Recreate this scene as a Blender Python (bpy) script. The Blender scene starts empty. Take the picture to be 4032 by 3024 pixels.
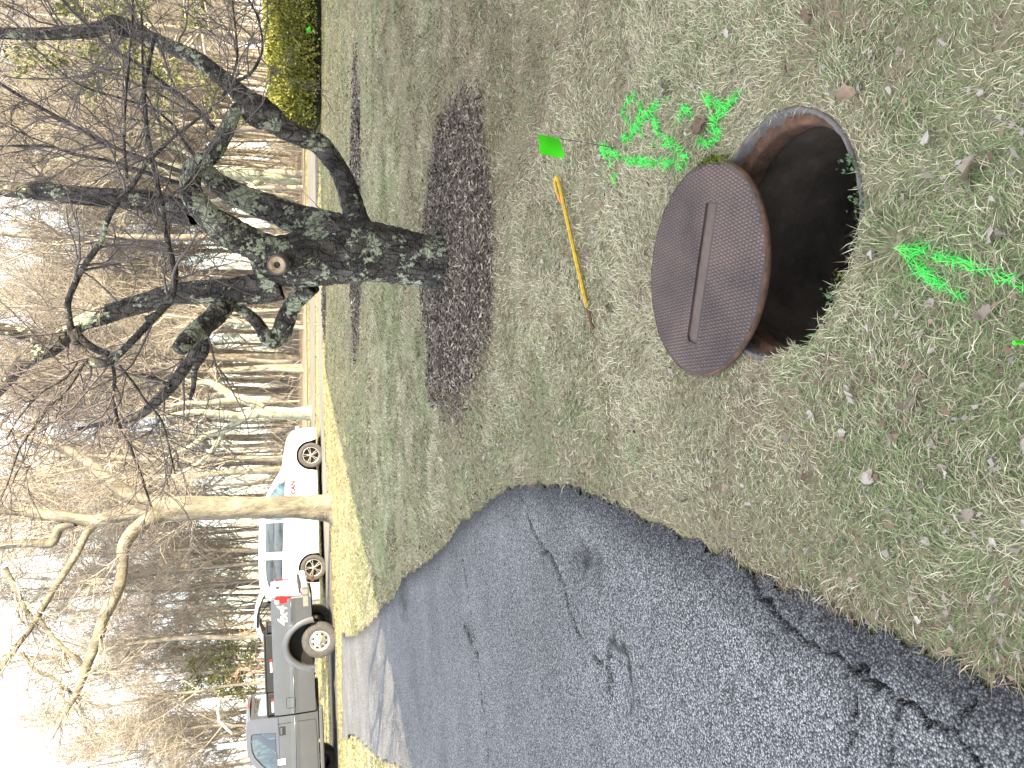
import bpy, bmesh, math, random
import numpy as np
from mathutils import Vector, Matrix
rng = np.random.default_rng(7)
random.seed(7)
R = math.radians
PI = math.pi
scn = bpy.context.scene

# ------------------------------------------------------------------ camera
FPX, PITCH, CAMH = 3171.0, R(16.8), 1.5
cP, sP = math.cos(PITCH), math.sin(PITCH)
cam_d = bpy.data.cameras.new('camera')
cam_d.sensor_width = 36.0
cam_d.lens = 36.0 * FPX / 4032.0
cam_d.clip_start, cam_d.clip_end = 0.05, 3000
cam = bpy.data.objects.new('camera', cam_d)
scn.collection.objects.link(cam)
# the photograph lies on its side: picture right is down in the place
cam.matrix_world = Matrix(((0, 1, 0, 0), (-sP, 0, -cP, 0), (-cP, 0, sP, CAMH), (0, 0, 0, 1)))
scn.camera = cam

# ------------------------------------------------------------------ sky, sun, exposure
SUN_EL = R(28)
SUN_H = Vector((0.785, -0.62, 0)).normalized()      # horizontal direction towards the sun
world = bpy.data.worlds.new('World')
scn.world = world
world.use_nodes = True
wn, wl = world.node_tree.nodes, world.node_tree.links
wn.clear()
sky = wn.new('ShaderNodeTexSky')
sky.sky_type = 'NISHITA'
sky.sun_disc = False
sky.sun_elevation = SUN_EL
sky.sun_rotation = math.atan2(SUN_H.x, SUN_H.y)
sky.air_density, sky.dust_density, sky.ozone_density = 1.0, 1.2, 1.0
wtc = wn.new('ShaderNodeTexCoord')
wmap = wn.new('ShaderNodeMapping'); wmap.inputs['Scale'].default_value = (1.0, 1.0, 2.6)
wno = wn.new('ShaderNodeTexNoise'); wno.inputs['Scale'].default_value = 2.2; wno.inputs['Detail'].default_value = 7; wno.inputs['Roughness'].default_value = 0.55
wr = wn.new('ShaderNodeValToRGB')
wr.color_ramp.elements[0].position = 0.42; wr.color_ramp.elements[1].position = 0.60
wmix = wn.new('ShaderNodeMixRGB')
wmix.inputs['Color2'].default_value = (8.0, 8.1, 8.4, 1)
wbg = wn.new('ShaderNodeBackground'); wbg.inputs['Strength'].default_value = 0.15
wout = wn.new('ShaderNodeOutputWorld')
wl.new(wtc.outputs['Generated'], wmap.inputs['Vector']); wl.new(wmap.outputs[0], wno.inputs['Vector'])
wl.new(wno.outputs['Fac'], wr.inputs['Fac']); wl.new(wr.outputs['Color'], wmix.inputs['Fac'])
wl.new(sky.outputs[0], wmix.inputs['Color1']); wl.new(wmix.outputs[0], wbg.inputs['Color']); wl.new(wbg.outputs[0], wout.inputs['Surface'])

sun_d = bpy.data.lights.new('sun', 'SUN')
sun_d.energy, sun_d.angle, sun_d.color = 4.6, R(0.5), (1.0, 0.86, 0.60)
sun = bpy.data.objects.new('sun', sun_d)
scn.collection.objects.link(sun)
to_sun = Vector((SUN_H.x * math.cos(SUN_EL), SUN_H.y * math.cos(SUN_EL), math.sin(SUN_EL)))
sun.rotation_euler = to_sun.to_track_quat('Z', 'Y').to_euler()
sun.location = to_sun * 60

vs = scn.view_settings
vs.view_transform, vs.look, vs.gamma, vs.use_curve_mapping = 'Standard', 'None', 1.0, False
vs.exposure = 1.92
scn.cycles.max_bounces = 6
scn.cycles.diffuse_bounces = 3
scn.cycles.transparent_max_bounces = 8
scn.cycles.use_denoising = True

# ------------------------------------------------------------------ helpers
COL = scn.collection

def props(o, label=None, cat=None, group=None, kind=None):
    if label: o['label'] = label
    if cat: o['category'] = cat
    if group: o['group'] = group
    if kind: o['kind'] = kind
    return o

def link(name, me, mat=None, parent=None, smooth=False):
    o = bpy.data.objects.new(name, me)
    COL.objects.link(o)
    if mat is not None and len(me.materials) == 0: me.materials.append(mat)
    if parent is not None: o.parent = parent
    if smooth: me.polygons.foreach_set('use_smooth', np.ones(len(me.polygons), dtype=bool))
    return o

def empty(name, loc=(0, 0, 0), rz=0.0):
    o = bpy.data.objects.new(name, None)
    COL.objects.link(o)
    o.location = loc; o.rotation_euler = (0, 0, rz); o.empty_display_size = 0.2
    return o

def mesh_np(name, V, F, attrs=None):
    """V (n,3); F a list of faces or an (m,k) array; attrs {name: (kind, data per vertex)}"""
    me = bpy.data.meshes.new(name)
    V = np.ascontiguousarray(V, dtype=np.float32)
    if isinstance(F, np.ndarray):
        m, k = F.shape
        me.vertices.add(len(V)); me.vertices.foreach_set('co', V.ravel())
        me.loops.add(m * k); me.loops.foreach_set('vertex_index', np.ascontiguousarray(F, dtype=np.int32).ravel())
        me.polygons.add(m); me.polygons.foreach_set('loop_start', np.arange(0, m * k, k, dtype=np.int32))
        try: me.polygons.foreach_set('loop_total', np.full(m, k, dtype=np.int32))
        except Exception: pass
        me.update(calc_edges=True)
    else:
        me.from_pydata([tuple(v) for v in V], [], F)
        me.update()
    if attrs:
        for n, (kind, d) in attrs.items():
            a = me.attributes.new(n, kind, 'POINT')
            d = np.ascontiguousarray(d, dtype=np.float32)
            a.data.foreach_set('color' if kind == 'FLOAT_COLOR' else 'value', d.ravel())
    return me

class MB:
    """collects simple shapes into one mesh"""
    def __init__(s): s.v = []; s.f = []
    def add(s, V, F):
        b = len(s.v); s.v += [tuple(p) for p in V]; s.f += [tuple(i + b for i in f) for f in F]; return s
    def box(s, c, d, rot=None, taper=1.0, bev=0.0):
        hx, hy, hz = d[0] / 2, d[1] / 2, d[2] / 2
        if bev > 0:
            b = min(bev, hx * .9, hy * .9, hz * .9)
            pts = []; 
            for sx in (-1, 1):
                for sy in (-1, 1):
                    for sz in (-1, 1):
                        pts += [(sx * hx, sy * (hy - b), sz * (hz - b)), (sx * (hx - b), sy * hy, sz * (hz - b)), (sx * (hx - b), sy * (hy - b), sz * hz)]
            bm = bmesh.new()
            for p in pts: bm.verts.new(p)
            bmesh.ops.convex_hull(bm, input=bm.verts)
            bm.verts.ensure_lookup_table(); bm.verts.index_update()
            V = [v.co.copy() for v in bm.verts]; F = [[v.index for v in f.verts] for f in bm.faces]; bm.free()
        else:
            V = [Vector((sx * hx * (taper if sz > 0 else 1), sy * hy * (taper if sz > 0 else 1), sz * hz)) for sz in (-1, 1) for sy in (-1, 1) for sx in (-1, 1)]
            F = [(0, 2, 3, 1), (4, 5, 7, 6), (0, 1, 5, 4), (2, 6, 7, 3), (0, 4, 6, 2), (1, 3, 7, 5)]
        M = rot if rot is not None else Matrix.Identity(3)
        c = Vector(c)
        return s.add([M @ Vector(p) + c for p in V], F)
    def lathe(s, prof, n=32, axis='z', c=(0, 0, 0), closed=False):
        V, F = [], []
        m = len(prof)
        for i in range(n):
            a = 2 * PI * i / n
            for r, h in prof:
                x, y = r * math.cos(a), r * math.sin(a)
                p = (x, y, h) if axis == 'z' else ((x, h, y) if axis == 'y' else (h, x, y))
                V.append((p[0] + c[0], p[1] + c[1], p[2] + c[2]))
        for i in range(n):
            j = (i + 1) % n
            for k in range(m - 1 + (1 if closed else 0)):
                k2 = (k + 1) % m
                F.append((i * m + k, j * m + k, j * m + k2, i * m + k2))
        return s.add(V, F)
    def tube(s, pts, rad, n=8, cap=True):
        pts = [Vector(p) for p in pts]
        if not hasattr(rad, '__len__'): rad = [rad] * len(pts)
        V, F = [], []
        t = (pts[1] - pts[0]).normalized()
        ref = Vector((0, 0, 1)) if abs(t.z) < .9 else Vector((1, 0, 0))
        nv = t.cross(ref).normalized()
        for i, p in enumerate(pts):
            a = pts[max(i - 1, 0)]; b = pts[min(i + 1, len(pts) - 1)]
            t = (b - a).normalized()
            nv = (nv - t * nv.dot(t)).normalized(); bv = t.cross(nv)
            for k in range(n):
                q = 2 * PI * k / n
                V.append(p + (nv * math.cos(q) + bv * math.sin(q)) * rad[i])
        for i in range(len(pts) - 1):
            for k in range(n):
                k2 = (k + 1) % n
                F.append((i * n + k, i * n + k2, (i + 1) * n + k2, (i + 1) * n + k))
        if cap:
            F.append(tuple(range(n - 1, -1, -1))); F.append(tuple((len(pts) - 1) * n + k for k in range(n)))
        return s.add(V, F)
    def prism(s, poly, y0, y1):
        """polygon in (x,z) between two y planes"""
        n = len(poly)
        V = [(x, y0, z) for x, z in poly] + [(x, y1, z) for x, z in poly]
        F = [tuple(range(n)), tuple(range(2 * n - 1, n - 1, -1))] + [(i, i + n, (i + 1) % n + n, (i + 1) % n) for i in range(n)]
        return s.add(V, F)
    def build(s, name, mat, parent=None, smooth=False):
        me = bpy.data.meshes.new(name)
        me.from_pydata(s.v, [], s.f); me.update()
        bm = bmesh.new(); bm.from_mesh(me); bmesh.ops.recalc_face_normals(bm, faces=bm.faces); bm.to_mesh(me); bm.free()
        return link(name, me, mat, parent, smooth)

# value noise on arrays
_lat = rng.random((256, 256))
def vnoise(x, y, sc, off=0.0):
    x = np.asarray(x) * sc + 37.1 + off; y = np.asarray(y) * sc + 91.7 + off * 1.7
    xi = np.floor(x).astype(int); yi = np.floor(y).astype(int); fx = x - xi; fy = y - yi
    fx = fx * fx * (3 - 2 * fx); fy = fy * fy * (3 - 2 * fy)
    L = lambda a, b: _lat[a & 255, b & 255]
    return (L(xi, yi) * (1 - fx) + L(xi + 1, yi) * fx) * (1 - fy) + (L(xi, yi + 1) * (1 - fx) + L(xi + 1, yi + 1) * fx) * fy
def fbm(x, y, sc, o=3, off=0.0):
    r = 0; a = 1; t = 0
    for i in range(o):
        r = r + a * vnoise(x, y, sc * 2 ** i, off + i * 13.3); t += a; a *= .5
    return r / t

# terrain: the yard is level, the far side falls away gently to the left
def gz(x, y):
    x = np.asarray(x, dtype=float); y = np.asarray(y, dtype=float)
    s = np.clip((y - 8) / 10, 0, 1); s = s * s * (3 - 2 * s)
    return s * 0.15 * np.tanh(.035 * (x + 6) / .15)

def W(px, py, Y):
    """surveying helper: the place seen at (px,py) of the photograph when it stands Y metres off"""
    u = (1512 - py) / FPX; d = (px - 2016) / FPX
    dy = cP - d * sP; dz = -sP - d * cP
    t = Y / dy
    return Vector((u * t, Y, CAMH + dz * t)), t / FPX
def G(px, py, up=0.0):
    z = 0.0
    u = (1512 - py) / FPX; d = (px - 2016) / FPX
    dy = cP - d * sP; dz = -sP - d * cP
    for _ in range(12):
        t = (z - CAMH) / dz
        z = float(gz(u * t, dy * t)) + up
    return Vector((u * t, dy * t, z))

def in_poly(x, y, poly):
    x = np.asarray(x); y = np.asarray(y); ins = np.zeros(x.shape, bool); n = len(poly)
    for i in range(n):
        x1, y1 = poly[i][0], poly[i][1]; x2, y2 = poly[(i + 1) % n][0], poly[(i + 1) % n][1]
        c = ((y1 > y) != (y2 > y))
        with np.errstate(divide='ignore', invalid='ignore'):
            ins ^= c & (x < (x2 - x1) * (y - y1) / ((y2 - y1) if y2 != y1 else 1e-12) + x1)
    return ins
def dist_poly(x, y, pts, closed=False):
    x = np.asarray(x, dtype=float); y = np.asarray(y, dtype=float); d = np.full(x.shape, 1e9); n = len(pts)
    for i in range(n if closed else n - 1):
        ax, ay = pts[i][0], pts[i][1]; bx, by = pts[(i + 1) % n][0], pts[(i + 1) % n][1]
        vx, vy = bx - ax, by - ay; L = vx * vx + vy * vy + 1e-12
        t = np.clip(((x - ax) * vx + (y - ay) * vy) / L, 0, 1)
        d = np.minimum(d, np.hypot(x - ax - t * vx, y - ay - t * vy))
    return d

# ------------------------------------------------------------------ materials
class NT:
    def __init__(s, name):
        s.m = bpy.data.materials.new(name); s.m.use_nodes = True
        s.n, s.l = s.m.node_tree.nodes, s.m.node_tree.links
        s.b = s.n['Principled BSDF']; s.out = s.n['Material Output']
        s.tc = None
    def coord(s, kind='Object'):
        if s.tc is None: s.tc = s.n.new('ShaderNodeTexCoord')
        return s.tc.outputs[kind]
    def mapping(s, scale, kind='Object', rot=(0, 0, 0)):
        m = s.n.new('ShaderNodeMapping'); m.inputs['Scale'].default_value = scale; m.inputs['Rotation'].default_value = rot
        s.l.new(s.coord(kind), m.inputs['Vector']); return m.outputs[0]
    def noise(s, scale, detail=4, rough=.55, vec=None, dist=0.0):
        n = s.n.new('ShaderNodeTexNoise'); n.inputs['Scale'].default_value = scale; n.inputs['Detail'].default_value = detail
        n.inputs['Roughness'].default_value = rough; n.inputs['Distortion'].default_value = dist
        s.l.new(vec if vec is not None else s.coord(), n.inputs['Vector']); return n.outputs['Fac']
    def voro(s, scale, feature='F1', out='Distance', vec=None, rand=1.0):
        n = s.n.new('ShaderNodeTexVoronoi'); n.inputs['Scale'].default_value = scale; n.feature = feature
        n.inputs['Randomness'].default_value = rand
        s.l.new(vec if vec is not None else s.coord(), n.inputs['Vector']); return n.outputs[out]
    def ramp(s, fac, stops, interp='LINEAR'):
        r = s.n.new('ShaderNodeValToRGB'); e = r.color_ramp.elements; r.color_ramp.interpolation = interp
        while len(e) < len(stops): e.new(0.5)
        for i, (p, c) in enumerate(stops):
            e[i].position = p; e[i].color = (c[0], c[1], c[2], 1) if hasattr(c, '__len__') else (c, c, c, 1)
        s.l.new(fac, r.inputs['Fac']); return r.outputs['Color']
    def mix(s, fac, a, b, mode='MIX'):
        n = s.n.new('ShaderNodeMixRGB'); n.blend_type = mode
        for k, v in (('Fac', fac), ('Color1', a), ('Color2', b)):
            if isinstance(v, (int, float)): n.inputs[k].default_value = v if k == 'Fac' else (v, v, v, 1)
            elif isinstance(v, tuple): n.inputs[k].default_value = (v[0], v[1], v[2], 1)
            else: s.l.new(v, n.inputs[k])
        return n.outputs[0]
    def math(s, op, a, b=0.0):
        n = s.n.new('ShaderNodeMath'); n.operation = op
        for k, v in ((0, a), (1, b)):
            if isinstance(v, (int, float)): n.inputs[k].default_value = v
            else: s.l.new(v, n.inputs[k])
        return n.outputs[0]
    def attr(s, name, out='Color'):
        n = s.n.new('ShaderNodeAttribute'); n.attribute_name = name; return n.outputs[out]
    def orand(s): return s.n.new('ShaderNodeObjectInfo').outputs['Random']
    def col(s, c):
        if isinstance(c, tuple): s.b.inputs['Base Color'].default_value = (c[0], c[1], c[2], 1)
        else: s.l.new(c, s.b.inputs['Base Color'])
        return s
    def rough(s, v):
        if isinstance(v, (int, float)): s.b.inputs['Roughness'].default_value = v
        else: s.l.new(v, s.b.inputs['Roughness'])
        return s
    def set(s, **k):
        for a, v in k.items(): s.b.inputs[a.replace('_', ' ')].default_value = v
        return s
    def bump(s, h, strength=.5, dist=.02):
        n = s.n.new('ShaderNodeBump'); n.inputs['Strength'].default_value = strength; n.inputs['Distance'].default_value = dist
        s.l.new(h, n.inputs['Height']); s.l.new(n.outputs[0], s.b.inputs['Normal']); return s

M = {}
def simple(name, c, rough=.6, metal=0.0, var=.15, scale=8, bump=0.0, spec=.5):
    t = NT(name)
    n = t.noise(scale, 5, .6)
    lo = tuple(v * (1 - var) for v in c); hi = tuple(min(1, v * (1 + var)) for v in c)
    t.col(t.ramp(n, [(.3, lo), (.7, hi)])).rough(rough).set(Metallic=metal, Specular_IOR_Level=spec)
    if bump: t.bump(n, bump, .01)
    M[name] = t.m
    return t

# thatch soil under the grass
t = NT('thatch')
n1 = t.noise(.55, 6, .6); n2 = t.noise(38, 5, .7); n3 = t.noise(.25, 3, .5, t.mapping((.35, 1.6, 1)))
c = t.ramp(n1, [(.3, (.16, .17, .085)), (.5, (.24, .215, .13)), (.70, (.20, .155, .105))])
c = t.mix(.45, c, t.ramp(n3, [(.35, (.15, .175, .085)), (.62, (.29, .255, .165))]))
c = t.mix(.75, c, t.ramp(n2, [(.25, .30), (.75, 1.45)]), 'MULTIPLY')
t.col(c).rough(.95).set(Specular_IOR_Level=.1).bump(n2, .8, .03); M['thatch'] = t.m
# forest floor
t = NT('leaf_litter')
n1 = t.noise(1.2, 6, .65); n2 = t.voro(9, out='Color')
c = t.ramp(n1, [(.3, (.25, .205, .15)), (.6, (.37, .31, .225)), (.75, (.33, .30, .18))])
c = t.mix(.4, c, n2, 'MULTIPLY')
t.col(c).rough(.95).set(Specular_IOR_Level=.1).bump(n1, .6, .05); M['leaf_litter'] = t.m
# blades of grass: colour stored with each blade
t = NT('grass_blade'); t.col(t.attr('tint')).rough(.7).set(Specular_IOR_Level=.25); M['grass_blade'] = t.m
t = NT('paint_blade'); t.col(t.attr('tint')).rough(.6).set(Specular_IOR_Level=.3); M['paint_blade'] = t.m
# asphalt
t = NT('asphalt')
vcol = t.voro(145, out='Color'); vd = t.voro(145); sep = t.n.new('ShaderNodeSeparateColor'); t.l.new(vcol, sep.inputs[0])
v2 = t.voro(170, out='Color'); sep2 = t.n.new('ShaderNodeSeparateColor'); t.l.new(v2, sep2.inputs[0])
stone = t.ramp(sep.outputs[0], [(.0, (.05, .051, .054)), (.3, (.13, .133, .142)), (.62, (.30, .306, .32)), (.90, (.50, .50, .51)), (1.0, (.66, .64, .60))])
stone = t.mix(.35, stone, t.ramp(sep2.outputs[1], [(0, .05), (.6, .2), (1, .42)]))
gap = t.ramp(vd, [(.34, 1.0), (.68, .30)])
c = t.mix(1.0, stone, gap, 'MULTIPLY')
big = t.noise(1.1, 6, .6)
c = t.mix(.8, c, t.ramp(big, [(.3, .72), (.7, 1.25)]), 'MULTIPLY')
c = t.mix(t.math('MULTIPLY', t.attr('edge', 'Fac'), .75), c, (.018, .018, .02))
c = t.mix(t.attr('crack', 'Fac'), c, (.012, .011, .010))
hgt = t.math('SUBTRACT', t.math('MULTIPLY', sep.outputs[1], .7), vd)
c = t.mix(1.0, c, (1.20, 1.19, 1.17), 'MULTIPLY'); t.col(c).rough(.9).set(Specular_IOR_Level=.12).bump(hgt, .9, .012); M['asphalt'] = t.m
t = NT('road_asphalt')
c = t.ramp(t.noise(60, 4, .7), [(.3, (.10, .10, .10)), (.7, (.20, .195, .19))]); c = t.mix(.6, c, t.ramp(t.noise(.8, 5), [(.3, .8), (.7, 1.2)]), 'MULTIPLY')
c = t.mix(1.0, c, (1.25, 1.18, 1.05), 'MULTIPLY'); t.col(c).rough(.92).set(Specular_IOR_Level=.12); M['road_asphalt'] = t.m
# barks
def bark(name, dark, mid, light, lichen=None, lich_th=.55, ring=0.0, scale=1.0, bd=.02):
    t = NT(name)
    v = t.mapping((1, 1, .35)); n1 = t.noise(9 * scale, 7, .68, v); n2 = t.noise(45 * scale, 4, .6, v); n3 = t.noise(2.2 * scale, 3)
    c = t.ramp(n1, [(.28, dark), (.5, mid), (.74, light)])
    c = t.mix(.5, c, t.ramp(n2, [(.3, .55), (.7, 1.3)]), 'MULTIPLY')
    c = t.mix(.5, c, t.ramp(n3, [(.35, .7), (.65, 1.2)]), 'MULTIPLY')
    h = n1
    if ring:
        w = t.noise(60 * scale, 2, .5, t.mapping((.25, .25, 2.2)))
        c = t.mix(ring, c, t.ramp(w, [(.40, .55), (.6, 1.25)]), 'MULTIPLY')
        h = t.math('ADD', n1, t.math('MULTIPLY', w, .35))
    if lichen:
        big = t.noise(5.0, 3, .5); fine = t.noise(34, 5, .7); dots = t.noise(17, 3, .6)
        a = t.attr('lichen', 'Fac')
        s = t.math('ADD', t.math('ADD', t.math('MULTIPLY', big, .55), t.math('MULTIPLY', fine, .20)), t.math('MULTIPLY', dots, .25))
        s = t.math('ADD', s, t.math('MULTIPLY', t.math('SUBTRACT', a, .5), .22))
        k = t.ramp(s, [(lich_th, 0.0), (lich_th + .018, 1.0)])
        lc = t.ramp(fine, [(.3, lichen[0]), (.55, lichen[1]), (.75, lichen[2])])
        c = t.mix(k, c, lc)
        h = t.math('ADD', h, t.math('MULTIPLY', k, t.math('ADD', t.math('MULTIPLY', fine, .5), .25)))
    if name == 'bark_hero':
        pv = t.mapping((1, 1, .55)); wv = t.n.new('ShaderNodeVectorMath'); wv.operation = 'ADD'; nn_ = t.n.new('ShaderNodeTexNoise'); nn_.inputs['Scale'].default_value = 8; t.l.new(pv, nn_.inputs['Vector'])
        sc__ = t.n.new('ShaderNodeVectorMath'); sc__.operation = 'SCALE'; sc__.inputs['Scale'].default_value = .12; t.l.new(nn_.outputs['Color'], sc__.inputs[0]); t.l.new(pv, wv.inputs[0]); t.l.new(sc__.outputs[0], wv.inputs[1])
        pl = t.voro(13, 'DISTANCE_TO_EDGE', 'Distance', wv.outputs[0]); pk = t.ramp(pl, [(.0, 0.0), (.10, 1.0)])
        h = t.math('ADD', h, t.math('MULTIPLY', pk, .28)); c = t.mix(t.math('MULTIPLY', t.math('SUBTRACT', 1.0, pk), .55), c, (.012, .010, .009))
    o = t.orand(); c = t.mix(.35, c, t.ramp(o, [(0, .7), (1, 1.3)]), 'MULTIPLY')
    t.col(c).rough(.9).set(Specular_IOR_Level=.2).bump(h, 1.0, bd)
    M[name] = t.m
bark('bark_hero', (.022, .019, .017), (.10, .088, .077), (.25, .22, .195), ((.25, .26, .17), (.46, .48, .34), (.60, .61, .47)), .534, .5, bd=.05)
bark('bark_twig', (.085, .070, .066), (.17, .142, .132), (.27, .23, .21), None, scale=1.6)
bark('bark_maple', (.06, .05, .038), (.20, .175, .13), (.34, .305, .235), ((.20, .23, .14), (.33, .36, .24), (.44, .46, .33)), .60, scale=.5, bd=.10)
bark('bark_pale', (.14, .13, .09), (.32, .31, .22), (.47, .47, .36), ((.24, .27, .17), (.40, .43, .30), (.5, .52, .4)), .53)
bark('bark_wood', (.13, .112, .088), (.29, .25, .195), (.45, .40, .315), None, scale=.7)
bark('bark_wood_twig', (.20, .175, .145), (.36, .315, .255), (.50, .445, .37), None, scale=.7)
# cut wood
t = NT('cut_wood'); c = t.ramp(t.noise(24, 5, .6), [(.3, (.20, .13, .075)), (.55, (.42, .31, .19)), (.75, (.5, .4, .27))]); t.col(c).rough(.85).bump(t.noise(60), .4, .01); M['cut_wood'] = t.m
# iron
t = NT('iron_cover')
n1 = t.noise(5, 6, .65); n2 = t.noise(160, 3, .7); n3 = t.noise(2.1, 3)
c = t.ramp(n1, [(.3, (.034, .025, .023)), (.5, (.055, .039, .036)), (.7, (.075, .051, .044))])
c = t.mix(.55, c, t.ramp(n2, [(.3, .55), (.7, 1.45)]), 'MULTIPLY')
c = t.mix(.6, c, t.ramp(n3, [(.36, .62), (.62, 1.2)]), 'MULTIPLY')
t.col(c).rough(.62).set(Metallic=.25, Specular_IOR_Level=.5).bump(n2, .35, .004); M['iron_cover'] = t.m
t = NT('iron_stud'); n3 = t.noise(2.1, 3); n1 = t.noise(5, 6, .65)
c = t.ramp(n1, [(.3, (.075, .054, .049)), (.5, (.115, .080, .070)), (.7, (.15, .10, .083))]); c = t.mix(.6, c, t.ramp(n3, [(.36, .62), (.62, 1.2)]), 'MULTIPLY')
t.col(c).rough(.5).set(Metallic=.3); M['iron_stud'] = t.m
t = NT('iron_bare'); c = t.ramp(t.noise(30, 5, .7), [(.3, (.075, .052, .042)), (.7, (.125, .088, .070))]); t.col(c).rough(.6).set(Metallic=.2).bump(t.noise(200), .3, .003); M['iron_bare'] = t.m
t = NT('rust'); c = t.ramp(t.noise(14, 6, .7), [(.28, (.032, .018, .012)), (.5, (.085, .042, .024)), (.72, (.17, .085, .045))]); t.col(c).rough(.9).bump(t.noise(60, 5, .7), .7, .01); M['rust'] = t.m
t = NT('rim_grey'); c = t.ramp(t.noise(20, 6, .7), [(.3, (.055, .045, .040)), (.55, (.125, .112, .106)), (.75, (.11, .07, .048))]); t.col(c).rough(.85).bump(t.noise(80, 4), .4, .006); M['rim_grey'] = t.m
t = NT('shaft_earth'); n1 = t.noise(7, 7, .7); c = t.ramp(n1, [(.3, (.045, .034, .025)), (.6, (.105, .083, .063)), (.8, (.19, .16, .13))]); t.col(c).rough(.95).bump(n1, .55, .02); M['shaft_earth'] = t.m
simple('moss', (.11, .13, .02), .95, var=.5, scale=60, bump=.8)
simple('clover', (.07, .12, .05), .6, var=.4, scale=30)
t = NT('bar_yellow'); s_ = t.noise(34, 6, .75); c = t.ramp(s_, [(.30, (.05, .035, .02)), (.40, (.42, .26, .02)), (.6, (.62, .40, .025)), (.8, (.68, .47, .05))]); t.col(c).rough(.5).bump(s_, .2, .004); M['bar_yellow'] = t.m
simple('bar_rust', (.13, .06, .03), .9, var=.5, scale=40, bump=.5)
simple('orange_paint', (.85, .17, .09), .6, var=.15)
t = NT('flag_green'); c = t.mix(.12, (.055, .62, .01), t.noise(12), 'MULTIPLY'); t.col(c).rough(.38).set(Specular_IOR_Level=.4); M['flag_green'] = t.m
simple('wire', (.05, .045, .045), .5, metal=.6)
simple('mulch_base', (.058, .042, .030), .98, var=.6, scale=40, bump=.9)
t = NT('mulch_chip'); t.col(t.attr('tint')).rough(.9).set(Specular_IOR_Level=.15); M['mulch_chip'] = t.m
t = NT('dead_leaf'); o = t.orand(); n = t.noise(40, 4, .6)
c = t.ramp(o, [(.0, (.25, .205, .16)), (.3, (.35, .305, .255)), (.6, (.27, .195, .135)), (.8, (.42, .375, .33)), (.95, (.13, .085, .055))], 'CONSTANT')
c = t.mix(.5, c, t.ramp(n, [(.3, .65), (.7, 1.3)]), 'MULTIPLY'); t.col(c).rough(.75).set(Specular_IOR_Level=.3); M['dead_leaf'] = t.m
t = NT('evergreen'); t.col(t.attr('tint')).rough(.6).set(Specular_IOR_Level=.25); M['evergreen'] = t.m
# vehicles
def paint(name, c, coat=.5, rough=.4, metal=0.0):
    t = NT(name); n = t.noise(3, 5); t.col(t.ramp(n, [(.3, tuple(v * .93 for v in c)), (.7, tuple(min(1, v * 1.06) for v in c))])).rough(rough)
    t.set(Metallic=metal, Coat_Weight=coat, Coat_Roughness=.12); M[name] = t.m
paint('truck_grey', (.088, .092, .102), .8, .42, .35)
paint('truck_trim', (.075, .074, .074), .2, .5)
paint('van_white', (.70, .70, .71), .3, .4)
simple('black_plastic', (.018, .018, .019), .6, var=.2)
simple('underbody', (.014, .013, .012), .9, var=.4)
simple('rubber', (.035, .033, .032), .85, var=.3, scale=20)
simple('rubber_dusty', (.075, .070, .066), .9, var=.25, scale=14)
simple('alloy', (.62, .60, .57), .3, metal=.85, var=.08)
simple('alloy_bronze', (.50, .45, .40), .35, metal=.7, var=.08)
simple('chrome', (.75, .75, .76), .14, metal=1.0, var=.05)
simple('silver_panel', (.58, .58, .58), .4, metal=.3, var=.1)
simple('lens_red', (.55, .012, .015), .15, var=.2)
simple('lens_white', (.7, .68, .66), .15, var=.1)
simple('lens_amber', (.85, .25, .01), .2, var=.15)
simple('decal_white', (.80, .80, .80), .5, var=.03)
simple('decal_red', (.42, .012, .015), .5, var=.03)
simple('decal_grey', (.16, .17, .22), .5, var=.03)
simple('decal_blue', (.06, .12, .45), .5, var=.03)
simple('decal_label', (.80, .66, .62), .5, var=.05)
simple('seat_cloth', (.10, .105, .11), .9, var=.3)
simple('headliner', (.30, .32, .31), .9, var=.1)
simple('post_white', (.82, .80, .82), .5, var=.04)
simple('siding', (.60, .57, .52), .7, var=.08)
simple('shingle', (.10, .095, .09), .9, var=.3, scale=20)
def glass(name, tint, refl=.12):
    t = NT(name); t.n.remove(t.b)
    tr = t.n.new('ShaderNodeBsdfTransparent'); tr.inputs[0].default_value = (*tint, 1)
    gl = t.n.new('ShaderNodeBsdfGlossy'); gl.inputs['Roughness'].default_value = .03; gl.inputs[0].default_value = (.9, .95, 1, 1)
    fr = t.n.new('ShaderNodeFresnel'); fr.inputs[0].default_value = 1.5
    fa = t.math('ADD', fr.outputs[0], refl)
    mx = t.n.new('ShaderNodeMixShader'); t.l.new(fa, mx.inputs[0]); t.l.new(tr.outputs[0], mx.inputs[1]); t.l.new(gl.outputs[0], mx.inputs[2]); t.l.new(mx.outputs[0], t.out.inputs['Surface'])
    M[name] = t.m
glass('glass_clear', (.26, .38, .35), .08)
glass('glass_dark', (.16, .20, .22), .16)

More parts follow.
